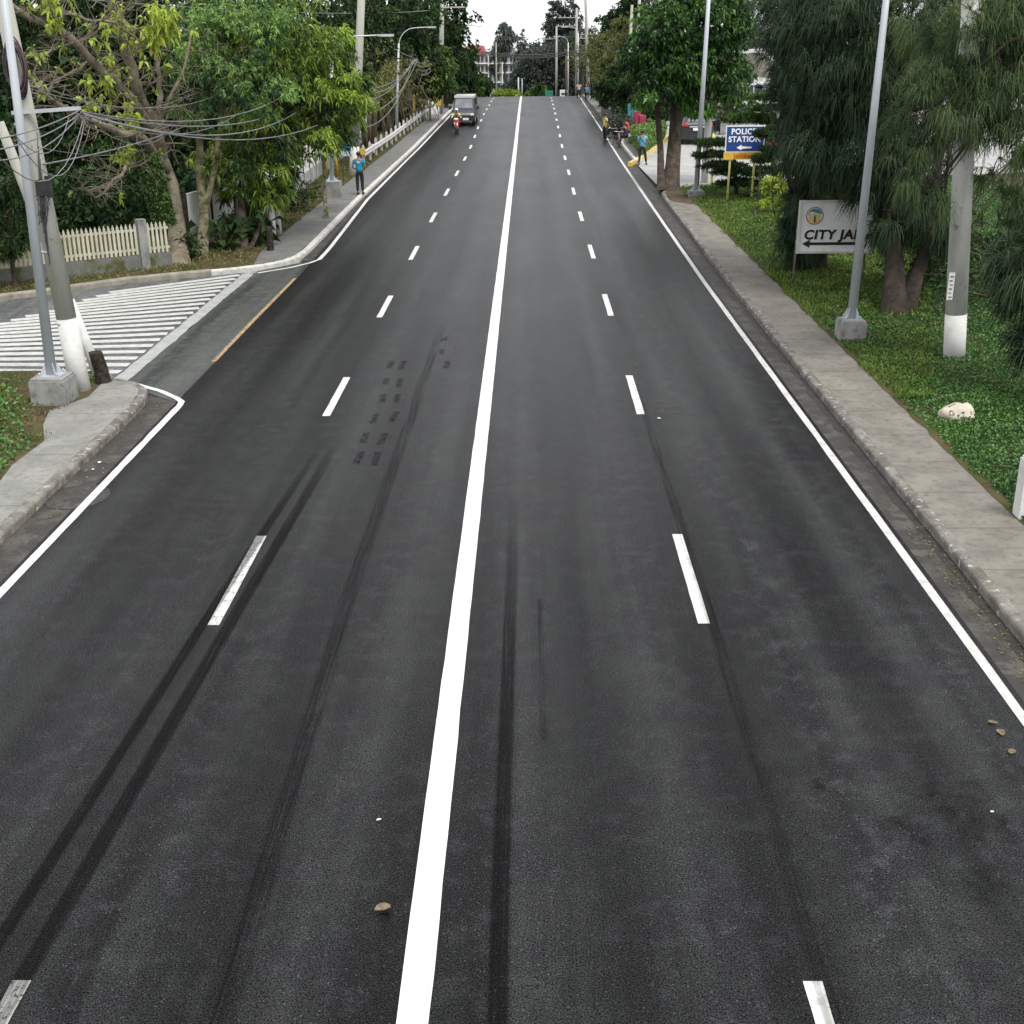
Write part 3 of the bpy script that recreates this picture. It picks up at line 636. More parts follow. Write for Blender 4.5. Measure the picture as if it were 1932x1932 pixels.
cover('grass', 'dry short grass between the far left kerb and the fences', 'lf_drygrass', 34000,
      lambda y: (lerpv(y, [(35, -18), (39, -16.4), (43, -12.5), (60, -11.2), (90, -11.6), (130, -14)]), lerpv(y, [(35, -16.4), (37, -14.8), (38.6, -12.9), (40, -10.7), (41, -9.5), (43, -9.5), (60, -9.65), (130, -9.8)])), (35.5, 130), .1, .05, 1.2, .35, lambda x, y, p: .55+.5*p, zpv, .3)
# leaf litter in the gutters
def litter(name, label, xs, ys, n, m='lf_drygrass', z=.01):
    x = rng.uniform(*xs, n); y = rng.uniform(*ys, n); D = rng.normal(size=(n, 3)); D[:, 2] *= .25; D = unit(D)
    V, Q = leaf_quads(np.stack([x, y, np.full(n, z)], 1), D, rng.uniform(.02, .06, n), rng.uniform(.01, .035, n), 0)
    tag(plant_leaves(name, m, V, Q, rng.uniform(.2, 1, n), 'stuff'), label, 'leaf litter')
litter('leaf_litter', 'brown dead leaves lying in the right gutter', (5.72, 6.04), (11, 17.5), 520)
litter('leaf_litter', 'scattered dead leaves in the left gutter', (-7.95, -7.5), (15, 24.5), 160)
litter('leaf_litter', 'leaf bits along the far left gutter', (-8.0, -7.75), (44, 120), 300)
# long tuft at the right frame edge
n = 1400; bx = rng.normal(8.35, .28, n); by = rng.normal(17.6, .5, n); D = unit(np.stack([rng.normal(0, .6, n), rng.normal(0, .6, n), np.abs(rng.normal(.9, .3, n))], 1))
V, Q = leaf_quads(np.stack([bx, by, np.full(n, .15)], 1), D, rng.uniform(.25, .5, n), np.full(n, .02), .5)
tag(plant_leaves('grass_tuft', 'lf_cover', V, Q, rng.uniform(.1, .6, n)), 'long drooping grass tuft around the foot of the white post at right', 'grass tuft')
def wide_edge_drain():
    p = G(140, 932); r = thing('manhole_cover', 'round concrete manhole cover by the left kerb, crossed by the white edge line', 'manhole cover', (-7.55, 18.95, 0))
    mb = MB(); k = 28
    mb.add([(math.cos(2*math.pi*i/k)*.5, math.sin(2*math.pi*i/k)*.56, .003) for i in range(k)], [tuple(range(k))]); mb.build('cover', M['gutter'], r)
    mb = MB(); vs = []
    for i in range(k):
        a = 2*math.pi*i/k
        for q in (.5, .535): vs.append((math.cos(a)*q, math.sin(a)*q*1.12, .0035))
    mb.add(vs, [(2*i, 2*i+1, (2*i+3) % (2*k), (2*i+2) % (2*k)) for i in range(k)]); mb.build('ring', M['black'], r)
wide_edge_drain()
def scrap(name, lab, cat, px, py, w_, l_, m, curl=.4):
    p = G(px, py, .006); r = thing(name, lab, cat, p, rng.uniform(0, 6)); mb = MB(); vs = []; n = 6
    for i in range(n+1):
        t = i/n; hw = w_/2*math.sin(math.pi*(.12+.8*t))
        for s in (-1, 0, 1): vs.append((s*hw, (t-.5)*l_, abs(s)*hw*curl+.25*l_*curl*abs(t-.5)+rng.uniform(0, .006)))
    mb.add(vs, [(3*i+j, 3*i+j+1, 3*i+4+j, 3*i+3+j) for i in range(n) for j in range(2)]).build('blade' if cat == 'leaf' else 'sheet', m, r)
M['dead_leaf'] = mat('dead_leaf', (.12, .09, .05), (.2, .165, .11), 30, rough=.9)
scrap('dead_leaf', 'large crumpled dry leaf on the asphalt just left of the centre line', 'leaf', 722, 1717, .1, .14, M['dead_leaf'], .7)
scrap('dead_leaf', 'dry leaf inside the right edge line, uppermost of the cluster', 'leaf', 1873, 1364, .07, .1, M['dead_leaf'])
scrap('dead_leaf', 'dry leaf inside the right edge line, middle one of the cluster', 'leaf', 1888, 1383, .09, .12, M['dead_leaf'])
scrap('dead_leaf', 'dry leaf inside the right edge line, lowest one of the cluster', 'leaf', 1909, 1419, .08, .1, M['dead_leaf'])
scrap('paper_scrap', 'tiny white scrap on the road left of the centre line', 'litter', 715, 1547, .03, .05, M['white'])
scrap('paper_scrap', 'tiny white scrap near the lower right stained patch', 'litter', 1872, 1532, .03, .04, M['white'])
scrap('paper_scrap', 'tiny pale scrap in the middle of the right outer lane', 'litter', 1243, 790, .06, .08, M['white'])
scrap('paper_scrap', 'white litter in the left gutter below the kerb corner', 'litter', 188, 873, .07, .09, M['white'])
scrap('paper_scrap', 'pale litter in the left gutter above the manhole cover', 'litter', 176, 886, .05, .06, M['white'])
scrap('paper_scrap', 'white scrap on top of the right kerb', 'litter', 1592, 804, .08, .1, M['white'])

# ------------------------------------------------------------------ poles and lamps
def plinth_pole(name, label, px, top, plinth, r0, r1, tall, twist=0, arm=None, m='galv', z=.13):
    b = G(px[0], px[1], z) if len(px) == 2 else Vector(px); root = thing(name, label, 'street lamp', b, 0, None)
    w, h = plinth
    mb = MB(); c = [(-w/2, -w/2), (w/2, -w/2), (w/2, w/2), (-w/2, w/2)]
    mb.prism(c, -.25, h-.05); mb.prism([(x*.93, y*.93) for x, y in c], h-.05, h); mb.build('plinth', M['plinth'], root)
    tp = W(top[0], top[1], b.y) - b; d = (tp - Vector((0, 0, h))); d = d/d.z
    T = Vector((0, 0, h)) + d*(tall-h)
    mb = MB(); mb.tube([(0, 0, h+.02), T], [r0, r1], 8); 
    for k in range(4):
        a = math.pi/4+math.pi/2*k; u = Vector((math.cos(a), math.sin(a), 0))
        mb.add([u*r0*.9+Vector((0, 0, h+.03)), u*(r0+.13)+Vector((0, 0, h+.03)), u*r0*.9+Vector((0, 0, h+.3)), u*r0*.9+u.cross(_z)*.012+Vector((0, 0, h+.03)), u*(r0+.13)+u.cross(_z)*.012+Vector((0, 0, h+.03)), u*r0*.9+u.cross(_z)*.012+Vector((0, 0, h+.3))],
               [(0, 1, 2), (3, 5, 4), (0, 3, 4, 1), (1, 4, 5, 2), (2, 5, 3, 0)])
    mb.build('pole', M[m], root)
    mb = MB(); mb.box((0, 0, h+.015), (w*.62, w*.62, .03)); mb.build('base_plate', M[m], root)
    for sx in (-1, 1):
        for sy in (-1, 1):
            mb = MB(); mb.tube([(sx*w*.25, sy*w*.25, h+.03), (sx*w*.25, sy*w*.25, h+.1)], .022, 6); mb.build('bolt', M[m], root)
    return root, T
def lamp_arm(root, T, reach, rise, side, m='galv_l', head=.75):
    mb = MB(); pts = [T - Vector((0, 0, .8)), T + Vector((side*.02, 0, -.2))]
    for k in range(1, 8):
        a = k/7*math.pi/2; pts.append(T + Vector((side*(rise*(1-math.cos(a))), 0, -.2 + rise*math.sin(a))))
    pts.append(pts[-1]+Vector((side*(reach-rise-head), 0, .04)))
    mb.tube(pts, .035, 6); mb.build('arm', M[m], root)
    e = pts[-1]; mb = MB(); h = Matrix.Identity(3)
    out = [(0, -.06), (head*.25, -.13), (head, -.1), (head, .1), (head*.25, .13), (0, .06)]
    mb.prism([(e.x+side*x, e.y+y) for x, y in out], e.z-.05, e.z+.05)
    o = mb.build('lamp_head', M['galv_l'], root)
    mb = MB(); mb.box((e.x+side*head*.55, e.y, e.z-.06), (head*.6, .16, .02)); l = mb.build('lens', M['lamp_w'], o)
r1, T = plinth_pole('street_lamp', 'tall galvanised lamp post on a concrete block in front of the white jail sign', (1603, 640), (1672, 0), (.62, .5), .115, .06, 10.5)
lamp_arm(r1, T, 2.6, .9, -1)
r1, T = plinth_pole('street_lamp', 'leaning galvanised lamp post on a square concrete block at the near left sidewalk', (105, 757), (8, 0), (.72, .55), .115, .06, 10.5)
lamp_arm(r1, T, 2.6, .9, 1)
r1, T = plinth_pole('street_lamp', 'galvanised lamp post on a low plinth beside the double trunked tree', (1313, 372), (1337, 0), (.75, .3), .12, .08, 11)
lamp_arm(r1, T, 2.6, .9, -1)
b = G(628, 372, .13)
r1, T = plinth_pole('street_lamp', 'curved arm lamp post on a concrete block between two yellow posts', (628, 372), (626, 95), (.85, .75), .12, .07, W(626, 100, b.y).z-b.z)
lamp_arm(r1, T, 2.9, .9, 1)
b = G(748, 256, .13)
r1, T = plinth_pole('street_lamp', 'curved arm lamp post standing behind the middle of the left guardrail', (748, 256), (753, 60), (.5, .2), .12, .07, W(750, 82, b.y).z-b.z)
lamp_arm(r1, T, 2.9, 1.3, 1)

def simple_pole(name, label, cat, base, top, r0, r1, m, band=0, z=.13, group=None, extra=0, seg=10):
    b = G(base[0], base[1], z) if len(base) == 2 else Vector(base)
    t = W(top[0], top[1], b.y + (top[2] if len(top) > 2 else 0)); root = thing(name, label, cat, b, 0, group)
    d = t-b; t = t + d*extra
    L = Vector((0, 0, 0)); d = t-b
    mb = MB(); s = band/d.length if band else 0
    mb.tube([d*s - (d.normalized()*.25 if not band else Vector()), d*(.5+s/2), d], [r0+(r1-r0)*s, (r0+r1)/2, r1], seg); o = mb.build('pole', M[m], root)
    if band:
        mb = MB(); mb.tube([-d.normalized()*.25, d*s], [r0+.004, r0+(r1-r0)*s+.004], seg); mb.build('whitewash_band', M['white'], root)
    return root, d
# near left utility pole with cross-arm, cable coil and splice box
up, d = simple_pole('utility_pole', 'thick leaning concrete utility pole with white painted foot, beside the near left lamp post', 'utility pole', (152, 735), (22, 80), .215, .15, 'pole_con', 1.55, extra=.3, seg=14)
Z = up.location
def on_pole(px, py): return W(px, py, Z.y) - Z
a, bb = on_pole(30, 212), on_pole(158, 203)
mb = MB(); mb.tube([a+Vector((0, -.2, 0)), bb+Vector((0, -.2, 0))], .05, 4); mb.build('cross_arm', M['galv'], up)
mb = MB(); mb.tube([on_pole(62, 238), on_pole(60, 250)], [.18, .18], 14)
for q in (236, 475, 610):
    c = on_pole(47+(q-237)*.205, q); MB().tube([c, c+Vector((0, 0, .03))], .2, 14).build('strap', M['galv'], up)
coil = thing('cable_coil', 'bundle of dark coiled cable hanging near the top of the near left pole', 'cable coil', Z + on_pole(42, 130) + Vector((0, -.25, 0)))
mb = MB()
for k in range(16):
    rx, rz = rng.uniform(.12, .2), rng.uniform(.36, .5); ox, oz, oy = rng.normal(0, .015), rng.normal(0, .04), rng.normal(0, .05)
    mb.tube([(ox+rx*math.cos(t), oy, oz+rz*math.sin(t)) for t in np.linspace(0, 2*math.pi, 22)], .017, 5, cap=False)
mb.build('cable_loops', M['wine_cable'], coil)
box = thing('splice_box', 'black cable splice box strapped to the near left concrete pole', 'splice box', Z+on_pole(88, 352)+Vector((.0, -.22, 0)))
mb = MB(); mb.box((0, 0, 0), (.24, .12, .3)); mb.build('body', M['black'], box)
mb = MB(); mb.box((.13, 0, .02), (.1, .1, .42)); mb.build('side_case', M['black'], box)
mb = MB()
for k in range(7):
    mb.tube([(rng.normal(0, .06), 0, -.15), (rng.normal(0, .15), -.03, -.4+rng.normal(0, .1)), (rng.normal(0, .1), 0, -.5-rng.uniform(0, .3)), (rng.normal(0, .1)-.1, 0, -.2)], .01, 4)
mb.build('cable_tails', M['cable'], box)
simple_pole('brace_pole', 'slim leaning concrete brace pole with white painted foot, crossing behind the near left utility pole', 'brace pole', (186, 708), (20, 285), .12, .1, 'pole_con', 1.75, extra=.12)
sp = thing('tree_stump', 'dark charred stump at the foot of the near left utility poles', 'stump', G(197, 722, .13))
t = trunk_mb([(0, 0, -.1), (-.06, .02, .35), (-.12, .02, .68)], [.17, .15, .145], 5, 16, 1.15); t.f.append(list(range(len(t.v)-16, len(t.v)))); t.s.append(False); t.mi.append(0); t.build('stump', M['charred'], sp)
# near right concrete pole
up2, d2 = simple_pole('utility_pole', 'thick concrete utility pole with whitewashed foot on the right grass bank', 'utility pole', (1800, 672), (1823, 200), .24, .185, 'pole_white', .98, z=.22, extra=.6, seg=18)
mb = MB(); c = W(1794, 540, up2.location.y-.275)-up2.location; mb.box(c, (.13, .012, .6), 0); stk = mb.build('notice_sticker', M['sign_white'], up2)
for k in range(6): MB().box(c+Vector((rng.normal(0, .01), -.008, -.24+k*.09)), (.07, .006, rng.uniform(.02, .05))).build('print', M['plinth'], stk)
# right side poles
PR = [((1329, 340), (1338, 215), .2, .17, 'pole_white', 0, 'whitish concrete pole standing close behind the lamp post by the double trunked tree', .9),
      ((1182, 224), (1190, 60), .17, .12, 'pole_con', 1.2, 'pale utility pole behind the teal and red block letters, left of the pair', .3),
      ((1193, 212), (1205, 25), .2, .14, 'pole_con', 0, 'pale utility pole behind the teal and red block letters, right of the pair', .3),
      ((1176, 181), (1174, 100), .14, .1, 'pole_con', 2.0, 'slim pole with white foot beyond the concrete fence posts', .25)]
for bs, tp, ra, rb, m, bd, lab, ex in PR: simple_pole('utility_pole', lab, 'utility pole', bs, tp, ra, rb, m, bd, extra=ex)
def far_pole(px, py_top, Y, r, lab, m='pole_con', arms=(), lamp=None, dx=0, tx=0):
    b = Vector((W(px, 150, Y).x, Y, zp(Y))); t = W(px+tx, py_top, Y)
    root = thing('utility_pole' if not lamp else 'street_lamp', lab, 'utility pole' if not lamp else 'street lamp', b)
    d = t-b; MB().tube([(0, 0, -.2), d*.5, d], [r, r*.85, r*.65], 8).build('pole', M[m], root)
    for (py, hw, sd) in arms:
        z = W(px, py, Y).z-b.z; x = d.x*z/d.z
        MB().box((x+sd, -.15, z), (hw*2, .12, .13)).build('cross_arm', M[m], root)
        for q in (-.8, -.3, .3, .8): MB().tube([(x+sd+q*hw, -.15, z+.06), (x+sd+q*hw, -.15, z+.3)], [.06, .04], 6).build('insulator', M['lamp_w'], root)
    if lamp: lamp_arm(root, d, lamp[1], 1.0, lamp[0], head=1.0)
    return root
far_pole(1111, -60, 182, .26, 'tall grey pole left of the blue cyclist, rising past the frame top', tx=-8, arms=[(72, 1.4, .3)])
far_pole(1088, 15, 205, .25, 'utility pole with two long cross arms above the road crest at right', arms=[(33, 1.5, -1.4), (49, 1.6, -1.6), (65, 1.2, 1.8)])
far_pole(1091, 62, 200, .13, 'double lamp pole beside the right crest utility pole', 'galv_l', lamp=(-1, 2.6))
far_pole(1050, 50, 215, .22, 'utility pole with one cross arm left of the crest sign', arms=[(73, 1.6, -1.6)])
far_pole(1072, 80, 195, .12, 'slim galvanised lamp post right of the crest', 'galv_l', lamp=(-1, 2.2))
far_pole(1155, 30, 150, .14, 'white pole among the olive trees on the right', 'white')
far_pole(1068, 105, 198, .16, 'short dark pole beside the slim crest lamp post', 'wood_old')
far_pole(866, -40, 185, .3, 'tall grey transmission pole on the left above the van', arms=[(48, 2.2, 0)])
far_pole(829, -60, 128, .27, 'tall pale concrete pole left of the van among dark trees', arms=[(14, 1.2, 1.0)], tx=6)
far_pole(879, 62, 190, .13, 'white lamp post in front of the grey building, left one', 'galv_l', lamp=(1, 2.4))
far_pole(896, 80, 205, .13, 'white lamp post in front of the grey building, right one', 'galv_l', lamp=(-1, 1.8))
far_pole(871, 50, 230, .12, 'thin post behind the left crest lamps')
far_pole(936, 80, 235, .13, 'thin pale pole right of the grey building')
far_pole(985, 148, 205, .09, 'short green-white post in line with the centre line at the crest', 'galv_l')
far_pole(978, 146, 215, .14, 'stubby white post near the crest', 'white')
far_pole(844, 30, 160, .13, 'white lamp pole behind the second guardrail', 'galv_l', lamp=(1, 2.4))
far_pole(809, -30, 118, .1, 'thin white pole rising from the end of the left guardrail', 'galv_l')
# left side poles
uA, dA = simple_pole('utility_pole', 'big pale concrete utility pole with whitewashed foot behind the person in bright blue', 'utility pole', (667, 330), (683, -30), .27, .19, 'pole_con', 1.55, extra=.1, seg=12)
uB, dB = simple_pole('utility_pole', 'brown weathered utility pole with a white foot and one cross arm behind the guardrail', 'utility pole', (705, 292), (707, 68), .18, .14, 'wood_old', .7)
c = W(705, 113, uB.location.y)-uB.location; e = W(788, 109, uB.location.y)-uB.location
MB().tube([c+Vector((0, -.18, 0)), e+Vector((0, -.18, 0))], .06, 4).build('cross_arm', M['black'], uB)
simple_pole('utility_pole', 'dark wooden pole rising out of the trees above the brown pole', 'utility pole', (756, 240), (761, -20), .2, .16, 'wood_old', 0, z=.1)
simple_pole('utility_pole', 'pale pole behind the crown of the mango tree top', 'utility pole', (500, 300), (487, -20), .2, .16, 'pole_con', 0, z=.1)
b = G(655, 310, .13)
bs = thing('billboard', 'blue panel board on yellow footed posts behind the lamp post', 'billboard', Vector((W(637, 300, 70).x, 70, .13)))
o = bs.location; MB().box((W(640, 250, 70)-o)+Vector((0, 0, 0)), (1.15, .08, 2.1)).build('panel', M['booth_blue'], bs)
MB().box((W(645, 290, 69.9)-o), (1.0, .1, .25)).build('panel_foot', M['galv_l'], bs)
for px in (617, 637):
    p = W(px, 340, 70)-o; p.z = 0
    MB().tube([p, p+Vector((0, -.12, 1.9))], .07, 6).build('yellow_post', M['yellow'], bs); MB().tube([p+Vector((0, -.12, 1.9)), p+Vector((0, -.12, 3.3))], .065, 6).build('post', M['white'], bs)
simple_pole('marker_post', 'thin yellow post behind the left guardrail', 'marker post', (782, 231), (781, 178), .1, .1, 'yellow')
simple_pole('thin_post', 'whitewashed square stub post on the verge, left one of the pair', 'post', (515, 458), (510, 377), .14, .13, 'white')
simple_pole('thin_post', 'whitewashed square stub post on the verge, right one of the pair', 'post', (526, 442), (519, 362), .13, .12, 'white')
sp = thing('tree_stump', 'short black wooden bollard in front of the whitewashed stub posts', 'stump', G(511, 473, .13)); t = trunk_mb([(0, 0, -.1), (0, 0, .85)], [.13, .12], 5, 10, 1.05); t.f.append(list(range(len(t.v)-10, len(t.v)))); t.s.append(False); t.mi.append(0); t.build('stump', M['charred'], sp)
simple_pole('yellow_post', 'pale yellow steel post beside the tree left of the police sign', 'post', (1343, 345), (1346, 252), .07, .07, 'yellow_pale', z=.2)
wp = thing('white_post', 'broad white concrete post cut off by the right frame edge', 'post', G(1936, 975, .15)); MB().prism([(-.16, -.12), (.2, -.12), (.2, .14), (-.16, .14)], -.1, .92).prism([(-.14, -.1), (.18, -.1), (.18, .12), (-.14, .12)], .92, .96).build('post', M['white'], wp)
rk = thing('boulder', 'pale pitted boulder lying in the ground cover on the right bank', 'boulder', G(1806, 790, .12))
MB().ball((0, 0, .06), (.36, .26, .26), 22, 14, lambda d: 1+.22*noise.noise(d*1.6)+.07*noise.noise(d*6)).build('rock', M['rock'], rk)
rk = thing('boulder', 'small grey stone on the grass under the jail sign', 'boulder', G(1688, 487, .25)); MB().ball((0, 0, .1), (.17, .14, .16), 10, 7, lambda d: 1+.2*noise.noise(d*1.6)).build('rock', M['plinth'], rk)

# ------------------------------------------------------------------ cables
ORD = ['topmost', 'second', 'third', 'fourth', 'fifth', 'sixth', 'seventh', 'eighth', 'ninth', 'lowest']
def cable(pts, r, m='cable_l', lab='thin sagging grey utility cable on the left', group='utility cables on the left', sag=.4):
    P = [W(*p) for p in pts]; root = thing('utility_cable', lab, 'cable', P[0], 0, group); Q = []
    for a, b in zip(P, P[1:]):
        for k in range(10): f = k/10; Q.append(a.lerp(b, f) - Vector((0, 0, sag*4*f*(1-f))) - P[0])
    Q.append(P[-1]-P[0]); MB().tube(Q, r*.68, 5, cap=False).build('cable', M[m], root)
LCS = ['grey cable rising from the near left cross arm to the upper mango crown', 'grey cable from the near left cross arm, uppermost of the nearly level three', 'grey cable from the near left cross arm, middle of the nearly level three', 'thick grey cable from the near left cross arm ending lowest in the mango crown',
  'thin deep sagging cable from the near left cross arm into the feathery tree', 'thin cable from under the coil across the pale tree, lower one', 'thin cable from beside the coil across the pale tree, upper one', 'thick straight cable slanting up from the splice box to the cross arm cables', 'short thin dark level cable just below the near left cross arm', 'thin short cable drooping from the near left cross arm over the pale limb']
LC = ''; LG = 'cables from the near left pole'
Yp = Z.y-.2
for ki, (p0, p1, r, sg) in enumerate([((150, 210), (540, 178), .022, .5), ((150, 212), (520, 215), .03, .35), ((155, 214), (560, 212), .03, .6), ((158, 217), (600, 236), .028, .5), ((150, 222), (480, 188), .016, .7),
                        ((45, 165), (430, 170), .014, .5), ((40, 145), (380, 160), .012, .7), ((82, 310), (375, 226), .025, .15), ((60, 275), (300, 270), .012, .3), ((150, 222), (330, 235), .014, .6)]):
    cable([(p0[0], p0[1], Yp), (p1[0], p1[1], 47)], r, lab=LCS[ki], group=LG, sag=sg)
for ki, (p0, p1, r, sg) in enumerate([((150, 208), (-60, 270), .018, .1), ((152, 214), (-60, 290), .018, .15), ((150, 218), (-60, 300), .018, .3), ((158, 222), (-30, 262), .014, .9), ((130, 222), (20, 245), .012, .5), ((160, 226), (30, 260), .012, .8)]):
    cable([(p0[0], p0[1], Yp), (p1[0], p1[1], Yp-6)], r, lab=ORD[ki]+' cable running from the near left cross arm out of the left frame edge', group='cables leaving the frame at left', sag=sg)
for k in range(5):
    cable([(70+3*k, 250+25*k, Yp), (78+4*k, 420+20*k, Yp)], .012, 'cable', ['short', 'second shortest', 'middle length', 'long', 'longest'][k]+' black loose cable hanging down the near left pole', 'cables down the near left pole', sag=-.05*k)
cable([(120, -4, 40), (810, 20, 95)], .03, lab='single taut pale cable crossing the top left of the frame', group=None, sag=.3)
for k, (a, b) in enumerate([((787, 110), (640, 155)), ((785, 111), (645, 172)), ((780, 112), (655, 186)), ((788, 112), (675, 215)), ((780, 113), (690, 240)), ((786, 110), (705, 60))]):
    cable([(a[0], a[1], uB.location.y-.2), (b[0], b[1], 60 if k < 5 else 100)], .03, lab=ORD[k]+' grey cable drooping from the cross arm of the brown pole', group='cables at the brown pole', sag=.9 if k < 5 else .3)
for k in range(4): cable([(836, 62+k*3, 128), (780+k*3, 112+k*9, 92)], .035, lab=ORD[k]+' pale cable looping down from the tall pole left of the van', group='cables left of the van', sag=1.2)
for k in range(3): cable([(850, 84+2*k, 175), (985, 103+3*k, 178), (1120, 88+3*k, 180)], .07 if k else .1, 'cable', ['thickest', 'middle', 'lowest'][k]+' black cable of the bundle strung across the road at the crest', 'cables across the road', sag=.35)
for k in range(3): cable([(1115, 86+2*k, 180), (1215, 20+8*k, 120)], .03, lab=ORD[k]+' thin cable running up to the right from the tall crest pole', group='cables at right crest', sag=.6)
for k in range(3): cable([(895, 66-3*k, 205), (1050, 73-k*2, 215)], .025, lab=ORD[k]+' thin high wire over the crest between far poles', group='far wires', sag=.5)

# ------------------------------------------------------------------ fences, guardrails, walls
def picket_fence():
    a, b = Vector((-20.6, 34.9, 0)), Vector((-11.95, 40.95, 0)); d = (b-a); L = d.length; d.normalize()
    root = thing('picket_fence', 'white picket fence on a mossy low wall behind the side street corner', 'fence', a, math.atan2(d.y, d.x))
    MB().box((L/2, 0, .27), (L, .16, .6)).build('base_wall', M['mossy_wall'], root)
    gp_, n = L*.915, 0
    for s0, s1 in ((0.1, 3.0), (3.3, gp_-.18), (gp_+.18, L)):
        mb = MB(); x = s0
        while x < s1-.05:
            mb.prism([(x, .6), (x+.075, .6), (x+.075, 1.5), (x+.037, 1.61), (x, 1.5)], -.02, .02, Matrix(((1, 0, 0, 0), (0, 0, 1, 0), (0, 1, 0, 0), (0, 0, 0, 1)))); x += .142
        mb.box(((s0+s1)/2, .045, .75), (s1-s0, .04, .08)); mb.box(((s0+s1)/2, .045, 1.38), (s1-s0, .04, .08)); mb.build('picket_panel', M['picket'], root)
    for x in (3.15, gp_): MB().box((x, 0, .85), (.28, .28, 1.75)).build('post', M['plinth'], root)
picket_fence()
def panel_wall(name, lab, pts, h0, h1, gapc=0):
    P = [Vector((x, y, zp(y)+.1)) for x, y in pts]; root = thing(name, lab, 'wall', P[0])
    for a, b in zip(P, P[1:]):
        d = b-a; n = max(1, round(d.length/2.4))
        for k in range(n):
            p, q = a+d*k/n-P[0], a+d*(k+1)/n-P[0]; m = (p+q)/2; an = math.atan2(d.y, d.x); ln = (q-p).length
            MB().box((m.x, m.y, m.z+h0/2), (ln, .16, h0), an).build('base', M['wall_grey'], root)
            MB().box((m.x, m.y, m.z+h0+(h1-h0)/2), (ln-.07, .08, h1-h0), an).build('panel', M['wall_white'], root)
            MB().box((p.x, p.y, p.z+h1/2), (.1, .17, h1+.04), an).build('stud', M['charred'], root)
panel_wall('boundary_wall', 'white panelled boundary wall on a grey base along the left verge', [(-12.3, 44.5), (-11.5, 48.5), (-11.3, 57), (-11.7, 69), (-12.2, 86), (-12.6, 100)], .75, 1.95)
def guardrail(lab, pts, n, refl=True):
    P = [Vector((x, y, zp(y)+.12)) for x, y in pts]; root = thing('guardrail', lab, 'guardrail', P[0])
    L = [(b-a).length for a, b in zip(P, P[1:])]; T = sum(L)
    def at(s):
        for a, b, l in zip(P, P[1:], L):
            if s <= l: return a.lerp(b, s/l)-P[0]
            s -= l
        return P[-1]-P[0]
    prof = [(0, .52), (-.05, .58), (-.05, .64), (0, .7), (-.05, .76), (-.05, .82), (0, .88)]
    vs = []; S_ = [T*i/40 for i in range(41)]
    for s in S_:
        p = at(s)
        for o, z in prof: vs.append((p.x-o*1+.08, p.y, p.z+z))
    mb = MB().add(vs, [(i*7+j, i*7+j+1, (i+1)*7+j+1, (i+1)*7+j) for i in range(40) for j in range(6)], True)
    mb.add([(v[0]-.012, v[1], v[2]) for v in vs], [(i*7+j, (i+1)*7+j, (i+1)*7+j+1, i*7+j+1) for i in range(40) for j in range(6)], True); mb.build('rail', M['white'], root)
    for k in range(n):
        p = at(T*(k+.15)/(n-.6)) if k < n-1 else at(T); MB().prism([(-.075, 0), (.075, 0), (.075, 1.08), (0, 1.2), (-.075, 1.08)], -.05, .05, Matrix.Translation(p+Vector((-.02, 0, 0))) @ Matrix(((1, 0, 0, 0), (0, 0, 1, 0), (0, 1, 0, 0), (0, 0, 0, 1)))).build('post', M['white'], root)
    if refl:
        p = at(0); MB().box(p+Vector((.02, -.12, .85)), (.34, .1, .34)).build('reflector_plate', M['yellow'], root)
guardrail('long white corrugated guardrail with pointed posts along the left sidewalk', [(-9.95, 76), (-9.85, 90), (-9.8, 110), (-9.7, 126)], 17)
guardrail('shorter white guardrail farther along the left sidewalk near the van', [(-9.9, 141), (-9.9, 160), (-9.9, 178)], 11)
eb = thing('concrete_end_block', 'small pale concrete end block at the far end of the long guardrail', 'concrete block', (-9.5, 127.6, zp(127.6)+.12)); MB().prism([(-.4, 0), (.5, 0), (.3, .9), (-.1, 1.3), (-.4, 1.3)], -.25, .25, Matrix(((1, 0, 0, 0), (0, 0, 1, 0), (0, 1, 0, 0), (0, 0, 0, 1)))).build('block', M['wall_white'], eb)
ys = thing('warning_marker', 'small yellow hazard plate on a white post before the second guardrail', 'marker', G(828, 221, .13)); MB().tube([(0, 0, 0), (0, 0, 1.1)], .07, 6).build('post', M['white'], ys); MB().box((0, -.08, 1.5), (.5, .06, .85)).build('plate', M['yellow'], ys)
# concrete posts on the right
for i, (bx, by, h, w) in enumerate([(1133, 192, 2.0, .5), (1141, 197, 1.9, .45), (1148, 203, 2.1, .5), (1168, 205, 2.4, .3), (1125, 183, 2.2, .5)]):
    o = thing('concrete_post', ['second from the left of', 'middle one in', 'tallest square one in', 'slim rightmost post of', 'leftmost post of'][i]+' the pale concrete post row beyond the right sidewalk', 'concrete post', G(bx, by+7, .13), 0, 'concrete posts at right')
    MB().prism([(-w/2, -.15), (w/2, -.15), (w/2, .15), (-w/2, .15)], -.1, h).build('post', M['pole_white'], o)
gb = thing('concrete_block', 'grey concrete footing at the near end of the concrete post row', 'concrete block', G(1147, 222, .12)); MB().prism([(-.7, -.5), (.6, -.5), (.5, .5), (-.6, .5)], -.1, .75).build('block', M['plinth'], gb)

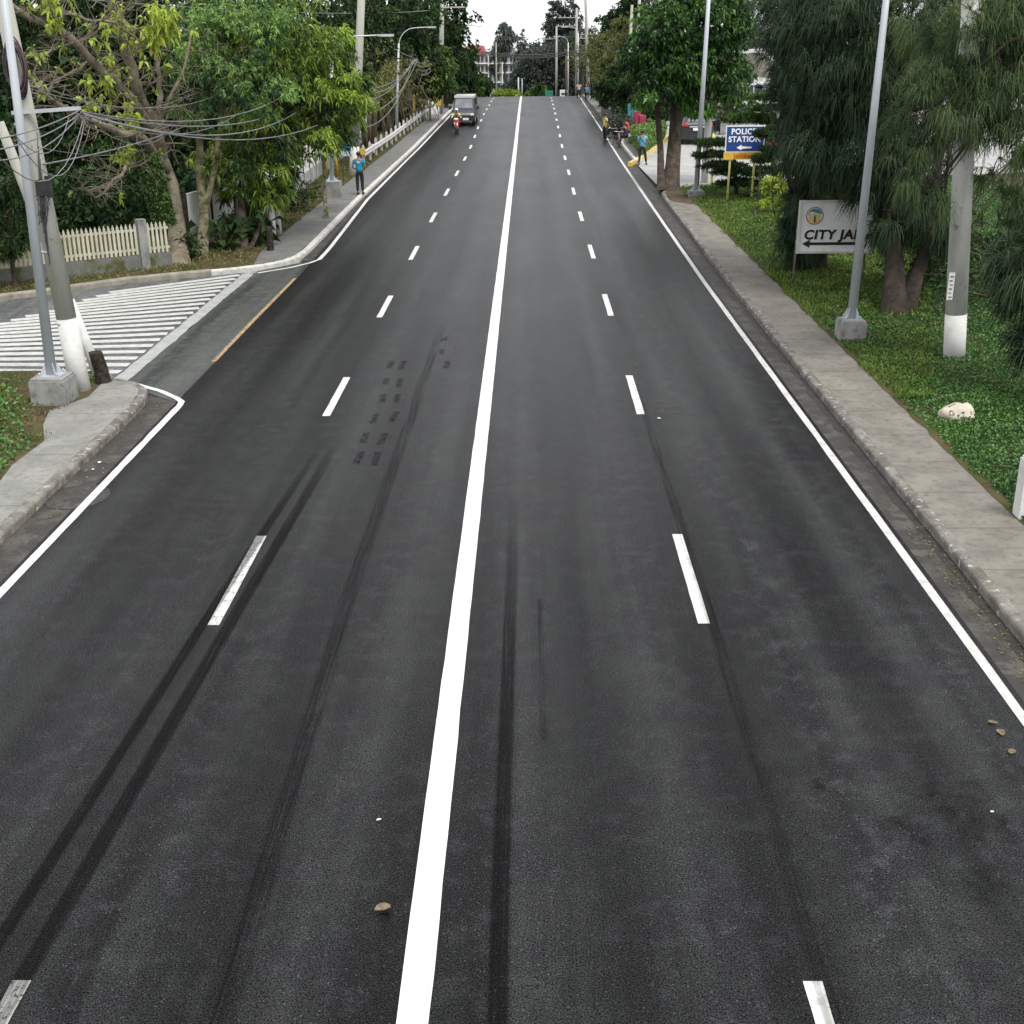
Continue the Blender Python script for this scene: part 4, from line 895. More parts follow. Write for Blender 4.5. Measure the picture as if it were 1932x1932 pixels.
# ------------------------------------------------------------------ signs
def text(body, size, m, loc, parent, bold=.02, sx=1, shear=0, depth=.012, rotz=0):
    cu = bpy.data.curves.new('t', 'FONT'); cu.body = body; cu.size = size; cu.align_x = 'CENTER'; cu.align_y = 'CENTER'; cu.offset = bold; cu.extrude = depth/2; cu.shear = shear; cu.resolution_u = 4; cu.space_character = 1.08
    t = bpy.data.objects.new('t', cu); COL.objects.link(t); bpy.context.view_layer.update()
    me = bpy.data.meshes.new_from_object(t.evaluated_get(bpy.context.evaluated_depsgraph_get())); bpy.data.objects.remove(t)
    me.transform(Matrix.Translation(loc) @ Matrix.Rotation(R(90), 4, 'X') @ Matrix.Diagonal((sx, 1, 1, 1)))
    me.materials.clear(); me.materials.append(m); o = bpy.data.objects.new('lettering', me); COL.objects.link(o); o.parent = parent; KID.setdefault(parent.name, []).append(o); return o
XZ = Matrix(((1, 0, 0, 0), (0, 0, 1, 0), (0, 1, 0, 0), (0, 0, 0, 1)))
Yb = 56.4; b0 = G(1376, 393, .2); o0 = Vector((b0.x, Yb, .2)); ps = thing('police_sign', 'blue and white police station sign with yellow strip on two pale posts', 'sign', o0)
tl, br = W(1370, 237, Yb)-o0, W(1441, 287, Yb)-o0; cx = (tl.x+br.x)/2; wd = br.x-tl.x; zc = (tl.z+br.z)/2; ht = tl.z-br.z
MB().box((cx, 0, zc), (wd, .05, ht)).build('white_border', M['sign_white'], ps)
bd = MB().box((cx, -.03, zc), (wd-.1, .012, ht-.1)).build('blue_board', M['blue'], ps)
text('POLICE', .33, M['letter_w'], (cx-.08, -.042, zc+ht*.27), bd, .01, .95); text('STATION', .33, M['letter_w'], (cx-.02, -.042, zc-.02), bd, .01, .98)
az = zc-ht*.32; MB().prism([(cx-.36, az), (cx-.14, az+.12), (cx-.14, az+.05), (cx+.3, az+.03), (cx+.3, az-.03), (cx-.14, az-.05), (cx-.14, az-.12)], -.045, -.037, XZ).build('arrow', M['letter_w'], bd)
yl = W(1366, 287, Yb)-o0; yr = W(1437, 300, Yb)-o0
yb_ = MB().box(((yl.x+yr.x)/2, -.005, (yl.z+yr.z)/2-.01), (yr.x-yl.x+.03, .05, yl.z-yr.z)).build('yellow_strip', M['yellow'], ps)
text('Jollibee', .27, M['orange'], (cx-.03, -.04, (yl.z+yr.z)/2), yb_, .004)
for px in (1379, 1425): 
    p = W(px, 300, Yb)-o0; MB().tube([(p.x-.07, .06, -.2), (p.x, .06, tl.z-.1)], .048, 6).build('post', M['yellow_pale'], ps)
Yj = 36.5; b0 = G(1505, 548, .2); o0 = Vector((b0.x, Yj, .2)); js = thing('jail_sign', 'white city jail direction sign with round emblem on thin rusty posts', 'sign', o0)
tl, br = W(1512, 380, Yj)-o0, W(1641, 475, Yj)-o0; cx = (tl.x+br.x)/2; wd = br.x-tl.x; zc = (tl.z+br.z)/2; ht = tl.z-br.z
bd = MB().box((cx, 0, zc), (wd, .03, ht)).build('board', M['sign_white'], js)
mb = MB()
for (c, dd) in [((cx, -.03, zc+ht/2), (wd+.1, .06, .06)), ((cx, -.03, zc-ht/2), (wd+.1, .06, .06)), ((tl.x-.02, -.033, zc), (.07, .06, ht+.04)), ((br.x+.02, -.033, zc), (.07, .06, ht+.04))]: mb.box(c, dd)
mb.build('frame', M['white'], js)
text('CITY JAIL', .37, M['letter_b'], (tl.x+1.02, -.025, zc-ht*.16), bd, .014, 1.08, .12)
text('IMUS', .3, M['letter_b'], (cx+.15, -.025, zc+ht*.13), bd, .014, 1.0) if False else None
az = zc-ht*.33; MB().prism([(tl.x+.1, az), (tl.x+.33, az+.12), (tl.x+.33, az+.04), (br.x-.2, az+.04), (br.x-.2, az-.04), (tl.x+.33, az-.04), (tl.x+.33, az-.12)], -.028, -.02, XZ).build('arrow', M['letter_b'], bd)
ec = Vector((tl.x+.42, 0, zc+ht*.22)); R0 = .26
def disc(r, y0, y1, m, a0=0, a1=2*math.pi, nm='emblem'):
    MB().prism([(ec.x+r*math.cos(a), ec.z+r*math.sin(a)) for a in np.linspace(a0, a1, 25)[:-1 if a1-a0 > 6 else None]], y0, y1, XZ).build(nm, m, bd)
disc(R0, -.022, -.017, M['plinth'], nm='emblem_ring'); disc(R0*.86, -.028, -.0225, M['sign_white'])
disc(R0*.8, -.033, -.0285, M['teal_l'], .2, math.pi-.7, 'emblem_sky'); disc(R0*.78, -.033, -.0285, M['red_l'], math.pi*.62, math.pi, 'emblem_red')
mb = MB()
for k in range(7): x = -R0*.62+k*R0*.2; mb.box((ec.x+x, -.031, ec.z-R0*.32), (.03, .006, .3*math.sqrt(max(.1, 1-(x/R0)**2))))
mb.build('emblem_bars', M['yellow'], bd); MB().box((ec.x, -.036, ec.z-R0*.35), (.045, .006, .2)).build('emblem_gate', M['letter_b'], bd)
for x, m in ((tl.x-.02, 'wood_old'), (br.x-.1, 'wood_old')): MB().tube([(x-.06, .03, -.25), (x, .03, zc+ht/2)], .035, 6).build('post', M['curb'] , js)
gs = thing('road_sign', 'small green sign board at the crest right of the centre line', 'sign', Vector((W(1036, 178, 190).x, 190, zp(190)))); MB().box((0, 0, W(1036, 177, 190).z-zp(190)), (1.1, .06, .95)).build('board', M['green_s'], gs); MB().tube([(0, .05, 0), (0, .05, .6)], .05, 6).build('post', M['galv_l'], gs)
tb = thing('tarpaulin_sign', 'beige tarpaulin sign hanging from a pole left of the crest', 'sign', Vector((W(906, 170, 205).x, 205, zp(205)))); z0, z1 = W(906, 163, 205).z-zp(205), W(906, 142, 205).z-zp(205); MB().prism([(-.42, z0), (.42, z0), (.48, z1), (-.55, z1)], -.03, .03, XZ).build('tarpaulin', M['tarp'], tb); MB().tube([(0, .1, 0), (0, .1, z1+.3)], .06, 6).build('post', M['galv_l'], tb)
mo = thing('monument', 'small white pointed monument at the left end of the crest', 'monument', Vector((W(929, 186, 186).x, 186, zp(186)))); mo.location.x = W(873, 186, 186).x*0 + W(929*0+929, 186, 186).x
h = W(929, 173, 186).z-zp(186)
mo.location.x = W(929, 186, 186).x
MB().prism([(-.35, 0), (.35, 0), (.35, .9), (.1, 1.3), (.08, h+.6), (-.08, h+.6), (-.1, 1.3), (-.35, .9)], -.3, .3, XZ).build('obelisk', M['white'], mo)

# block letters and hedge island
for i, (px, py, m, lab) in enumerate([(1210, 264, 'red_l', 'nearest and widest dark red upright block letter by the parking entrance'), (1201, 259, 'red_l', 'second dark red block letter behind the nearest one'), (1196, 252, 'teal_l', 'front teal block letter behind the red ones'), (1190, 246, 'teal_l', 'rear teal block letter of the row')]):
    o = thing('block_letter', lab, 'block letter', G(px, py, .15), R(6)); h = 1.75+.1*i
    MB().prism([(-.22, 0), (.22, 0), (.22, h), (-.22, h)], -.45, -.2, XZ).prism([(-.2, 0), (.2, 0), (.2, h-.01), (-.2, h-.01)], .25, .5, XZ).build('uprights', M[m], o)
    MB().box((0, .03, h*.55 if i % 2 else h-.12), (.36, .46, .22)).build('crossbar', M[m], o)
hp = [(7.15, 80.2), (10.2, 94.3), (9.0, 96.6), (7.3, 92)]
hd = thing('hedge', 'clipped green flowering hedge on the yellow kerbed island', 'hedge', (7.1, 80.2, .12))
pts = []; 
while len(pts) < 5200:
    u, v, s = rng.uniform(0, 1), rng.uniform(0, 1), rng.uniform(0, 1); a = (1-u)*np.array(hp[0])+u*np.array(hp[1]); b2 = (1-u)*np.array(hp[0])+u*np.array(hp[3]) if u < .9 else np.array(hp[2]); q = a*(1-v)+b2*v
    if v < .2 or s > .6 or rng.uniform() < .3: pts.append((q[0], q[1], .15+1.25*(s**.6)+.08*math.sin(q[1]*4)))
C = np.array(pts)-np.array([7.1, 80.2, .12]); A = rng.normal(size=C.shape); A[:, 2] += .5
V, Q, v = rosettes(C, unit(A), 6, .16, .07, .3, .2, np.clip(.45+rng.normal(0, .2, len(C)), 0, 1)); plant_leaves('foliage', 'lf_feather', V, Q, v, None, hd)
mb = MB(); P = gp((1188, 314), (1215, 298), (1240, 280), (1258, 262), (1290, 251)); vs = []
yk = thing('island_kerb', 'yellow and black painted kerb around the hedge island', 'kerb', (P[0][0], P[0][1], 0)); stripes = MB(); body = MB()
for a, b2 in zip(P, P[1:]):
    a, b2 = Vector((*a, 0)), Vector((*b2, 0)); L = (b2-a).length; k = int(L/.8)+1
    for i in range(k):
        p, q = a.lerp(b2, i/k), a.lerp(b2, (i+1)/k); m_ = (p+q)/2; an = math.atan2((q-p).y, (q-p).x)
        (stripes if i % 2 else body).box((m_.x, m_.y, zp(m_.y)+.1), ((q-p).length, .22, .26), an)
body.build('yellow_blocks', M['yellow'], yk, True); stripes.build('dark_blocks', M['tarp'] , yk, True)
# ------------------------------------------------------------------ far buildings
def building():
    Y = 300; x0, x1 = W(868, 100, Y).x, W(975, 100, Y).x; zt = W(900, 103, Y).z; zb = -8
    r = thing('building', 'grey multi storey building with balconies and red roofs beyond the crest at left', 'building', ((x0+x1)/2, Y+4, zb)); Wd = x1-x0; h = zt-zb
    MB().box((0, 0, h/2), (Wd, 8, h)).build('wall', M['bld'], r)
    rl = W(880, 90, Y).z-zt
    mb = MB(); mb.prism([(-Wd/2-.5, h), (-.5, h), (-1.2, h+1.9), (-Wd/2+2, h+2.2)], -4.4, 4.4, XZ); mb.build('roof', M['roof_red'], r)
    MB().prism([(0, h+.05), (Wd/2, h+.05), (Wd/2-.6, h+1.4), (.8, h+1.4)], -4.2, 4.2, XZ).build('rear_roof', M['plinth'], r)
    for j in range(5):
        z = h-1.0-j*2.05; MB().box((0, -4.3, z-.95), (Wd*.98, .5, .22)).build('balcony_slab', M['bld_w'], r)
        for k in range(7):
            x = -Wd/2+Wd*(k+.5)/7; w_ = MB().box((x, -4.03, z), (Wd/7*.7, .1, 1.25)).build('window', M['bld_win'], r); MB().box((x, -4.1, z), (.1, .05, 1.25)).build('mullion', M['bld_w'], w_)
    for k in range(5): MB().box((-Wd/2+Wd*k/4*.98+.1, -4.6, h/2), (.22, .22, h)).build('column', M['bld_w'], r)
building()
def side_building():
    Y = 128; c = W(1560, 150, Y); r = thing('building', 'large pale low building with window bands behind the filling station canopy', 'building', (c.x+9, Y+6, 0))
    MB().box((0, 0, 3.6), (34, 10, 7.2)).build('wall', M['bld_w'], r)
    for j in range(2):
        for k in range(11): w_ = MB().box((-15.5+3.1*k, -5.03, 2+3*j), (2.2, .08, 1.3)).build('window', M['bld_win'], r)
    MB().box((0, -5.3, 7.3), (34.6, .8, .5)).build('parapet', M['beige'], r)
    MB().box((-4, -5.7, 4.6), (9, .3, .7)).build('sign_band', M['plinth'], r)
side_building()
cn = thing('canopy', 'white edged tilted station canopy with beige underside on a white column', 'canopy', Vector((W(1446, 215, 106).x, 106, .03))); o0 = cn.location
A1, B1, C1, D1 = W(1378, 99, 101)-o0, W(1438, 96, 101)-o0, W(1492, 150, 109)-o0, W(1383, 137, 109)-o0
nz = Vector((0, .1, .16))
MB().add([A1, B1, C1, D1, A1+nz, B1+nz, C1+nz, D1+nz], [(0, 3, 2, 1), (4, 5, 6, 7), (0, 1, 5, 4), (1, 2, 6, 5), (2, 3, 7, 6), (3, 0, 4, 7)]).build('roof_panel', M['beige'], cn)
mb = MB(); mb.tube([A1, B1], .16, 4); mb.tube([B1, C1], .2, 4); mb.build('fascia', M['white'], cn)
MB().tube([D1, C1], .15, 4).build('lower_beam', M['white'], cn); MB().tube([A1.lerp(D1, .35), C1], .12, 4).build('rib', M['white'], cn)
E1 = W(1560, 175, 112)-o0; MB().tube([C1, E1], .14, 4).build('side_beam', M['bld_w'], cn)
p = W(1446, 150, 108)-o0; MB().tube([(p.x, 2, 0), (p.x, 2, p.z-.3)], .3, 8).build('column', M['white'], cn)
p2 = W(1474, 150, 108)-o0; MB().tube([(p2.x, 2, 0), (p2.x, 2, p2.z+.2)], .2, 8).build('column', M['white'], cn)
# striped barrier behind the police sign
sb = thing('barrier', 'low white barrier with black and yellow stripes behind the police sign', 'barrier', G(1390, 252, 0)); 
MB().box((1.2, 0, .45), (5.2, .25, .7)).build('body', M['white'], sb); mb = MB()
for k in range(10): 
    x = -1.2+k*.5; mb.prism([(x, .8), (x+.2, .8), (x+.38, 1.0), (x+.18, 1.0)], -.13, .13, XZ)
MB().box((1.2, 0, .9), (5.2, .2, .2)).build('cap', M['yellow_pale'], sb)
mb.build('stripes', M['black'], sb)
ks = thing('low_kerb_wall', 'low white kerb wall with dark stripes behind the red block letters', 'kerb', G(1230, 250, .05)); MB().box((1.5, 0, .22), (6.2, .3, .45)).build('wall', M['wall_white'], ks); mb = MB()
for k in range(9): mb.box((-1.3+k*.65, -.005, .3), (.3, .32, .2))
mb.build('dark_stripes', M['tarp'], ks)

# ------------------------------------------------------------------ people
HEAD = {}
def skin_mesh(verts, edges, rad, m, name, parent, lvl=1, root=0):
    me = bpy.data.meshes.new(name); me.from_pydata([tuple(v) for v in verts], edges, []); o = bpy.data.objects.new(name, me); COL.objects.link(o)
    md = o.modifiers.new('s', 'SKIN'); md.use_smooth_shade = True
    for i, r in enumerate(rad):
        d = me.skin_vertices[0].data[i]; d.radius = r if hasattr(r, '__len__') else (r, r); d.use_root = (i == root)
    ss = o.modifiers.new('u', 'SUBSURF'); ss.levels = lvl; ss.render_levels = lvl
    bpy.context.view_layer.update()
    me2 = bpy.data.meshes.new_from_object(o.evaluated_get(bpy.context.evaluated_depsgraph_get())); bpy.data.objects.remove(o); bpy.data.meshes.remove(me)
    me2.name = name; me2.materials.clear(); me2.materials.append(m); me2.polygons.foreach_set('use_smooth', [True]*len(me2.polygons))
    ob = bpy.data.objects.new(name, me2); COL.objects.link(ob); ob.parent = parent; KID.setdefault(parent.name, []).append(ob); return ob
STAND = dict(pel=(0, 0, .95), wai=(0, 0, 1.1), che=(0, .0, 1.27), uch=(0, -.01, 1.42), nek=(0, 0, 1.5), hb=(0, .02, 1.57), hd=(0, .03, 1.65), ht=(0, .02, 1.73),
             sl=(-.19, 0, 1.41), sr=(.19, 0, 1.41), el=(-.24, -.02, 1.14), er=(.24, -.02, 1.14), wl=(-.23, .1, .9), wr=(.23, .1, .9),
             hl=(-.1, 0, .9), hr=(.1, 0, .9), kl=(-.12, .02, .5), kr=(.12, .02, .5), al=(-.13, -.02, .09), ar=(.13, -.02, .09))
def person(lab, loc, rz, pose, shirt, pants, group=None, scale=1.14, shorts=False, long_sleeve=False, hat=None, cat='person', extra=None):
    P = {k: Vector(v) for k, v in {**STAND, **pose}.items()}; r = thing('person', lab, cat, loc, rz, group); r.scale = (scale,)*3
    toe = {s: P['a'+s] + Vector((0, .17, -.05)) for s in 'lr'}
    for s in 'lr':
        if 't'+s in P: toe[s] = P['t'+s]
    ks = ['pel', 'wai', 'che', 'uch', 'nek', 'hb', 'hd', 'ht', 'sl', 'el', 'wl', 'sr', 'er', 'wr', 'hl', 'kl', 'al', 'hr', 'kr', 'ar']
    rad = [(.14, .1), (.125, .09), (.15, .105), (.13, .09), .055, .07, (.085, .1), (.065, .075), .06, .042, .028, .06, .042, .028, .085, .058, .038, .085, .058, .038]
    E = [(0, 1), (1, 2), (2, 3), (3, 4), (4, 5), (5, 6), (6, 7), (3, 8), (8, 9), (9, 10), (3, 11), (11, 12), (12, 13), (0, 14), (14, 15), (15, 16), (0, 17), (17, 18), (18, 19)]
    V = [P[k] for k in ks]
    for s, wi, ei in (('l', 10, 9), ('r', 13, 12)):
        d = (P['w'+s]-P['e'+s]).normalized(); palm = P['w'+s]+d*.07; V.append(palm); rad.append((.035, .02)); pi = len(V)-1; E.append((wi, pi))
    V += [toe['l'], toe['r']]; rad += [.03, .03]; E += [(16, len(V)-2), (19, len(V)-1)]
    body = skin_mesh(V, E, rad, M['skin'], 'body', r)
    # fingers, nose and ears joined to the body
    mb = MB()
    for s, sg in (('l', -1), ('r', 1)):
        d = (P['w'+s]-P['e'+s]).normalized(); q = P['w'+s]+d*.08; sd = d.orthogonal().normalized(); up = d.cross(sd)
        for k in range(4):
            o = sd*(-.027+.018*k); L = (.065, .075, .07, .055)[k]; mb.tube([q+o, q+o+d*L*.55, q+o+d*L*.85+up*.02], [.0095, .009, .006], 5)
        mb.tube([P['w'+s]+d*.03+sd*.02, P['w'+s]+d*.06+sd*.05, P['w'+s]+d*.095+sd*.055], [.011, .01, .007], 5)
    h = P['hd']; mb.ball(h+Vector((0, .095, -.01)), (.013, .022, .02), 6, 4)
    for sg in (-1, 1): mb.ball(h+Vector((sg*.088, 0, -.005)), (.012, .022, .032), 6, 4)
    fo = mb.build('tmp', M['skin']); bm = bmesh.new(); bm.from_mesh(body.data); bm.from_mesh(fo.data); bm.to_mesh(body.data); bm.free(); me_ = fo.data; bpy.data.objects.remove(fo); bpy.data.meshes.remove(me_)
    mb = MB()
    for sg in (-1, 1): mb.ball(h+Vector((sg*.033, .088, .012)), (.012, .008, .008), 6, 4)
    mb.build('eyes', M['hair'], r)
    if hat: MB().ball(h+Vector((0, -.005, .03)), (.135, .15, .14), 14, 9, lambda d: 1).build('helmet', M[hat], r); MB().ball(h+Vector((0, .09, .0)), (.1, .075, .06), 10, 6).build('visor', M['glass'], r)
    else:
        MB().ball(h+Vector((0, -.02, .035)), (.1, .112, .09), 14, 9, lambda d: 1+.06*noise.noise(d*5)).build('hair', M['hair'], r)
    up = .6 if not long_sleeve else 1
    sv = [P['pel'].lerp(P['wai'], -.45), P['wai'], P['che'], P['uch'], P['uch'].lerp(P['nek'], .5), P['sl'], P['sl'].lerp(P['el'], up), P['sr'], P['sr'].lerp(P['er'], up)]
    sr_ = [(.18, .14), (.165, .125), (.17, .125), (.15, .11), .07, .078, .065 if up < 1 else .055, .078, .065 if up < 1 else .055]; se = [(0, 1), (1, 2), (2, 3), (3, 4), (3, 5), (5, 6), (3, 7), (7, 8)]
    if long_sleeve: sv += [P['el'].lerp(P['wl'], .9), P['er'].lerp(P['wr'], .9)]; sr_ += [.042, .042]; se += [(6, 9), (8, 10)]
    skin_mesh(sv, se, sr_, shirt, 'shirt', r)
    pv = [P['pel'].lerp(P['wai'], .75), P['pel']-Vector((0, 0, .03)), P['hl'], P['kl'] if not shorts else P['hl'].lerp(P['kl'], .85), P['hr'], P['kr'] if not shorts else P['hr'].lerp(P['kr'], .85)]
    pr_ = [(.145, .112), (.16, .125), .105, .078 if not shorts else .082, .105, .078 if not shorts else .082]; pe = [(0, 1), (1, 2), (2, 3), (1, 4), (4, 5)]
    if not shorts: pv += [P['al'].lerp(P['kl'], .1), P['ar'].lerp(P['kr'], .1)]; pr_ += [.062, .062]; pe += [(3, 6), (5, 7)]
    skin_mesh(pv, pe, pr_, pants, 'trousers' if not shorts else 'shorts', r)
    for s in 'lr':
        a = P['a'+s]; t = toe[s]; d = (t-a); d.z = 0; d = d.normalized() if d.length > .01 else Vector((0, 1, 0)); c = a+d*.05+Vector((0, 0, -.055)); ang = math.atan2(-d.x, d.y)
        mb = MB(); mb.prism([(-.042, -.1), (.042, -.1), (.052, .08), (.035, .17), (-.035, .17), (-.052, .08)], -.03, .02); mb.prism([(-.038, -.09), (.038, -.09), (.042, .07), (-.042, .07)], .02, .055)
        Mx = Matrix.Translation(c) @ Matrix.Rotation(ang, 4, 'Z'); mb.v = [tuple(Mx @ Vector(v)) for v in mb.v]; mb.build('shoe', M['black'], r)
    if extra: extra(r, P)
    return r
navy = cloth('trousers_navy', (.012, .014, .022)); blackc = cloth('trousers_black', (.008, .008, .01)); sky_b = cloth('shirt_bright_blue', (.01, .24, .42)); pale_b = cloth('shirt_pale_blue', (.12, .4, .62)); yel = cloth('vest_yellow', (.5, .48, .12))
dark_p = cloth('shirt_dark_purple', (.03, .028, .055)); redc = cloth('cloth_red', (.4, .05, .05)); tealc = cloth('shirt_blue', (.02, .13, .3)); cream = cloth('jacket_cream', (.6, .5, .22)); whitec = cloth('cloth_white', (.6, .6, .6))
def print_back(r, P):
    mb = MB(); 
    mb.prism([(-.07, 1.33), (-.05, 1.38), (.05, 1.38), (.07, 1.33), (.05, 1.3), (-.05, 1.3)], -.132, -.126, XZ); mb.build('back_print', whitec, r)
person('person in a bright blue polo shirt and dark trousers walking away along the left sidewalk', G(680, 367, .15), R(-4),
       dict(el=(-.27, -.03, 1.13), er=(.27, -.03, 1.13), wl=(-.2, .17, 1.03), wr=(.2, .17, 1.03), al=(-.1, -.03, .09), ar=(.1, .05, .09), kl=(-.1, .0, .5), kr=(.1, .05, .5)), sky_b, navy, extra=print_back)
def bag(r, P):
    mb = MB(); mb.tube([(-.17, -.06, 1.46), (-.05, -.13, 1.32), (.1, -.14, 1.14), (.19, -.05, 1.03)], .02, 5, sq=.6); mb.build('shoulder_strap', blackc, r)
person('person in a light blue shirt with diagonal bag strap standing beside the hedge', G(1211, 311, .02), R(-8),
       dict(kl=(-.12, 0, .5), al=(-.16, -.1, .09), ar=(.22, .1, .09), kr=(.16, .06, .5), wl=(-.24, .14, 1.0), wr=(.33, .1, 1.12), er=(.29, -.02, 1.2)), pale_b, navy, extra=bag)
def vest(r, P): pass
person('slim person in a yellow vest and black trousers at the right road edge', G(1141, 267, .02), R(-62),
       dict(hd=(0, .08, 1.64), ht=(0, .07, 1.72), hb=(0, .05, 1.56), wl=(-.22, .12, .92), wr=(.2, .22, .95), er=(.24, .02, 1.15), al=(-.08, .0, .09), ar=(.08, .03, .09)), yel, blackc)
sit = dict(pel=(0, 0, .5), wai=(0, .02, .65), che=(0, .08, .82), uch=(0, .14, .96), nek=(0, .18, 1.03), hb=(0, .21, 1.09), hd=(0, .24, 1.17), ht=(0, .23, 1.25), sl=(-.18, .14, .95), sr=(.18, .14, .95),
           el=(-.24, .24, .72), er=(.24, .24, .72), wl=(-.12, .45, .62), wr=(.12, .45, .62), hl=(-.1, .02, .46), hr=(.1, .02, .46), kl=(-.17, .46, .52), kr=(.17, .46, .52), al=(-.15, .44, .09), ar=(.15, .48, .09))
person('person in dark cycling clothes with bare legs sitting on the island kerb, nearer one', G(1182, 272, .15), R(60), sit, dark_p, blackc, shorts=True, group=None)
person('person in a black and red cycling jersey sitting beside the block letters, farther one', G(1186, 262, .15), R(66), {**sit, 'wl': (-.2, .4, .7)}, redc, blackc, shorts=True)
st = G(1184, 268, .15); o = thing('bench_block', 'low concrete seat block under the two resting cyclists', 'seat', (st.x+.25, st.y+.4, st.z)); MB().prism([(-.3, -1.5), (.45, -1.5), (.45, 2.6), (-.3, 2.6)], -.1, .44).build('block', M['plinth'], o)
person('person in a dark purple shirt and dark trousers standing behind the dark sport utility car', G(1353, 254, .02), R(5), dict(al=(-.16, 0, .09), ar=(.18, .05, .09), wl=(-.25, .12, 1.0)), dark_p, navy, scale=1.2)
person('pedestrian in a pale top far away near the right crest', G(1092, 187, .15), R(0), {}, whitec, navy)

# ------------------------------------------------------------------ cycles
def wheel_mb(c, r, w, n=24, ax='x'):
    mb = MB(); pts = [Vector(c)+Vector((0, r*math.cos(a), r*math.sin(a))) for a in np.linspace(0, 2*math.pi, n+1)]; mb.tube(pts, w, 6, cap=False); return mb
def bicycle(lab, loc, rz, fm='charred'):
    r = thing('bicycle', lab, 'bicycle', loc, rz)
    for y in (-.5, .52):
        w_ = wheel_mb((0, y, .34), .33, .02).build('wheel', M['tyre'], r); mb = MB()
        for k in range(10): a = k*math.pi/5; mb.tube([(0, y, .34), (0, y+.31*math.cos(a), .34+.31*math.sin(a))], .004, 4)
        mb.build('spokes', M['rim'], w_)
    mb = MB()
    for a, b in (((0, -.5, .34), (0, -.05, .3)), ((0, -.05, .3), (0, -.18, .82)), ((0, -.5, .34), (0, -.16, .74)), ((0, -.16, .74), (0, .38, .8)), ((0, -.05, .3), (0, .4, .7)), ((0, .36, .9), (0, .52, .34))): mb.tube([a, b], .02, 6)
    mb.build('frame', M[fm], r)
    MB().tube([(-.27, .5, .98), (-.22, .42, 1.0), (0, .36, .96), (.22, .42, 1.0), (.27, .5, .98)], .014, 6).build('handlebar', M['chrome'], r)
    MB().prism([(-.02, .1), (.02, .1), (.07, -.14), (-.07, -.14)], .84, .89, Matrix.Translation((0, -.18, 0))).build('saddle', M['black'], r)
    return r
b = bicycle('dark road bicycle parked on its side of the island kerb beside the standing vest wearer', G(1161, 272, .02), R(150)); b.scale = (1.15,)*3
b = bicycle('black bicycle with pale fork parked just in front of the seated cyclists', G(1168, 279, .02), R(172), 'plinth'); b.scale = (1.15,)*3
ride = dict(pel=(0, -.18, .98), wai=(0, -.1, 1.12), che=(0, .0, 1.27), uch=(0, .1, 1.4), nek=(0, .16, 1.46), hb=(0, .2, 1.52), hd=(0, .24, 1.6), ht=(0, .22, 1.68), sl=(-.18, .1, 1.39), sr=(.18, .1, 1.39), el=(-.25, .26, 1.2), er=(.25, .26, 1.2), wl=(-.24, .42, 1.04), wr=(.24, .42, 1.04),
            hl=(-.1, -.16, .93), hr=(.1, -.16, .93), kl=(-.12, .12, .68), kr=(.12, .15, .82), al=(-.12, -.02, .2), ar=(.12, .0, .5), tl=(-.12, .12, .14), tr=(.12, .13, .44))
cy = G(1107, 194, .15); bk = bicycle('bicycle ridden by the person in blue on the right sidewalk', cy, R(-2)); bk.scale = (1.15,)*3
person('cyclist in a blue top and red cap riding away on the right sidewalk', cy, R(-2), ride, tealc, blackc, hat='roof_red')
def motorcycle(lab, loc, rz):
    r = thing('motorcycle', lab, 'motorcycle', loc, rz)
    for y in (-.6, .64):
        w_ = wheel_mb((0, y, .29), .25, .05).build('wheel', M['tyre'], r); mb = MB()
        for k in range(6): a = k*math.pi/3; mb.tube([(0, y, .29), (0, y+.22*math.cos(a), .29+.22*math.sin(a))], .012, 5)
        mb.build('rim', M['rim'], w_)
    MB().prism([(-.6, .5), (-.75, .72), (-.1, .7), (.2, .45), (.3, .75), (.42, .95), (.5, .9), (.38, .5), (.1, .3), (-.3, .32)], -.1, .1, Matrix(((0, 0, 1, 0), (1, 0, 0, 0), (0, 1, 0, 0), (0, 0, 0, 1)))).build('body', M['car_red'], r)
    MB().prism([(-.72, .73), (-.1, .71), (-.12, .8), (-.7, .82)], -.13, .13, Matrix(((0, 0, 1, 0), (1, 0, 0, 0), (0, 1, 0, 0), (0, 0, 0, 1)))).build('seat', M['black'], r)
    MB().prism([(-.17, .62), (.17, .62), (.22, .8), (.12, .98), (-.12, .98), (-.22, .8)], .42, .5, Matrix(((1, 0, 0, 0), (0, 0, 1, 0), (0, 1, 0, 0), (0, 0, 0, 1)))).build('front_shield', M['car_red'], r)
    MB().ball((0, .52, .97), (.16, .07, .09), 10, 7).build('headlight', M['lamp_w'], r)
    for s in (-1, 1): MB().tube([(s*.09, .48, .8), (s*.08, .64, .29)], .028, 6).build('fork', M['chrome'], r)
    MB().prism([(-.07, 0), (.07, 0), (.05, .16), (-.05, .16)], -.2, .12, Matrix.Translation((0, .7, .55)) @ Matrix(((1, 0, 0, 0), (0, 0, 1, 0), (0, 1, 0, 0), (0, 0, 0, 1)))).build('mudguard', M['car_red'], r)
    MB().tube([(-.36, .3, 1.02), (-.15, .42, 1.05), (.15, .42, 1.05), (.36, .3, 1.02)], .018, 6).build('handlebar', M['black'], r)
    for s in (-1, 1): MB().ball((s*.36, .36, 1.2), (.07, .015, .045), 8, 5).build('mirror', M['black'], r)
    return r
mc = G(862, 251, 0); mo_ = motorcycle('red and pink small motorcycle ridden towards the viewer in front of the grey van', mc, R(178)); mo_.scale = (1.15,)*3
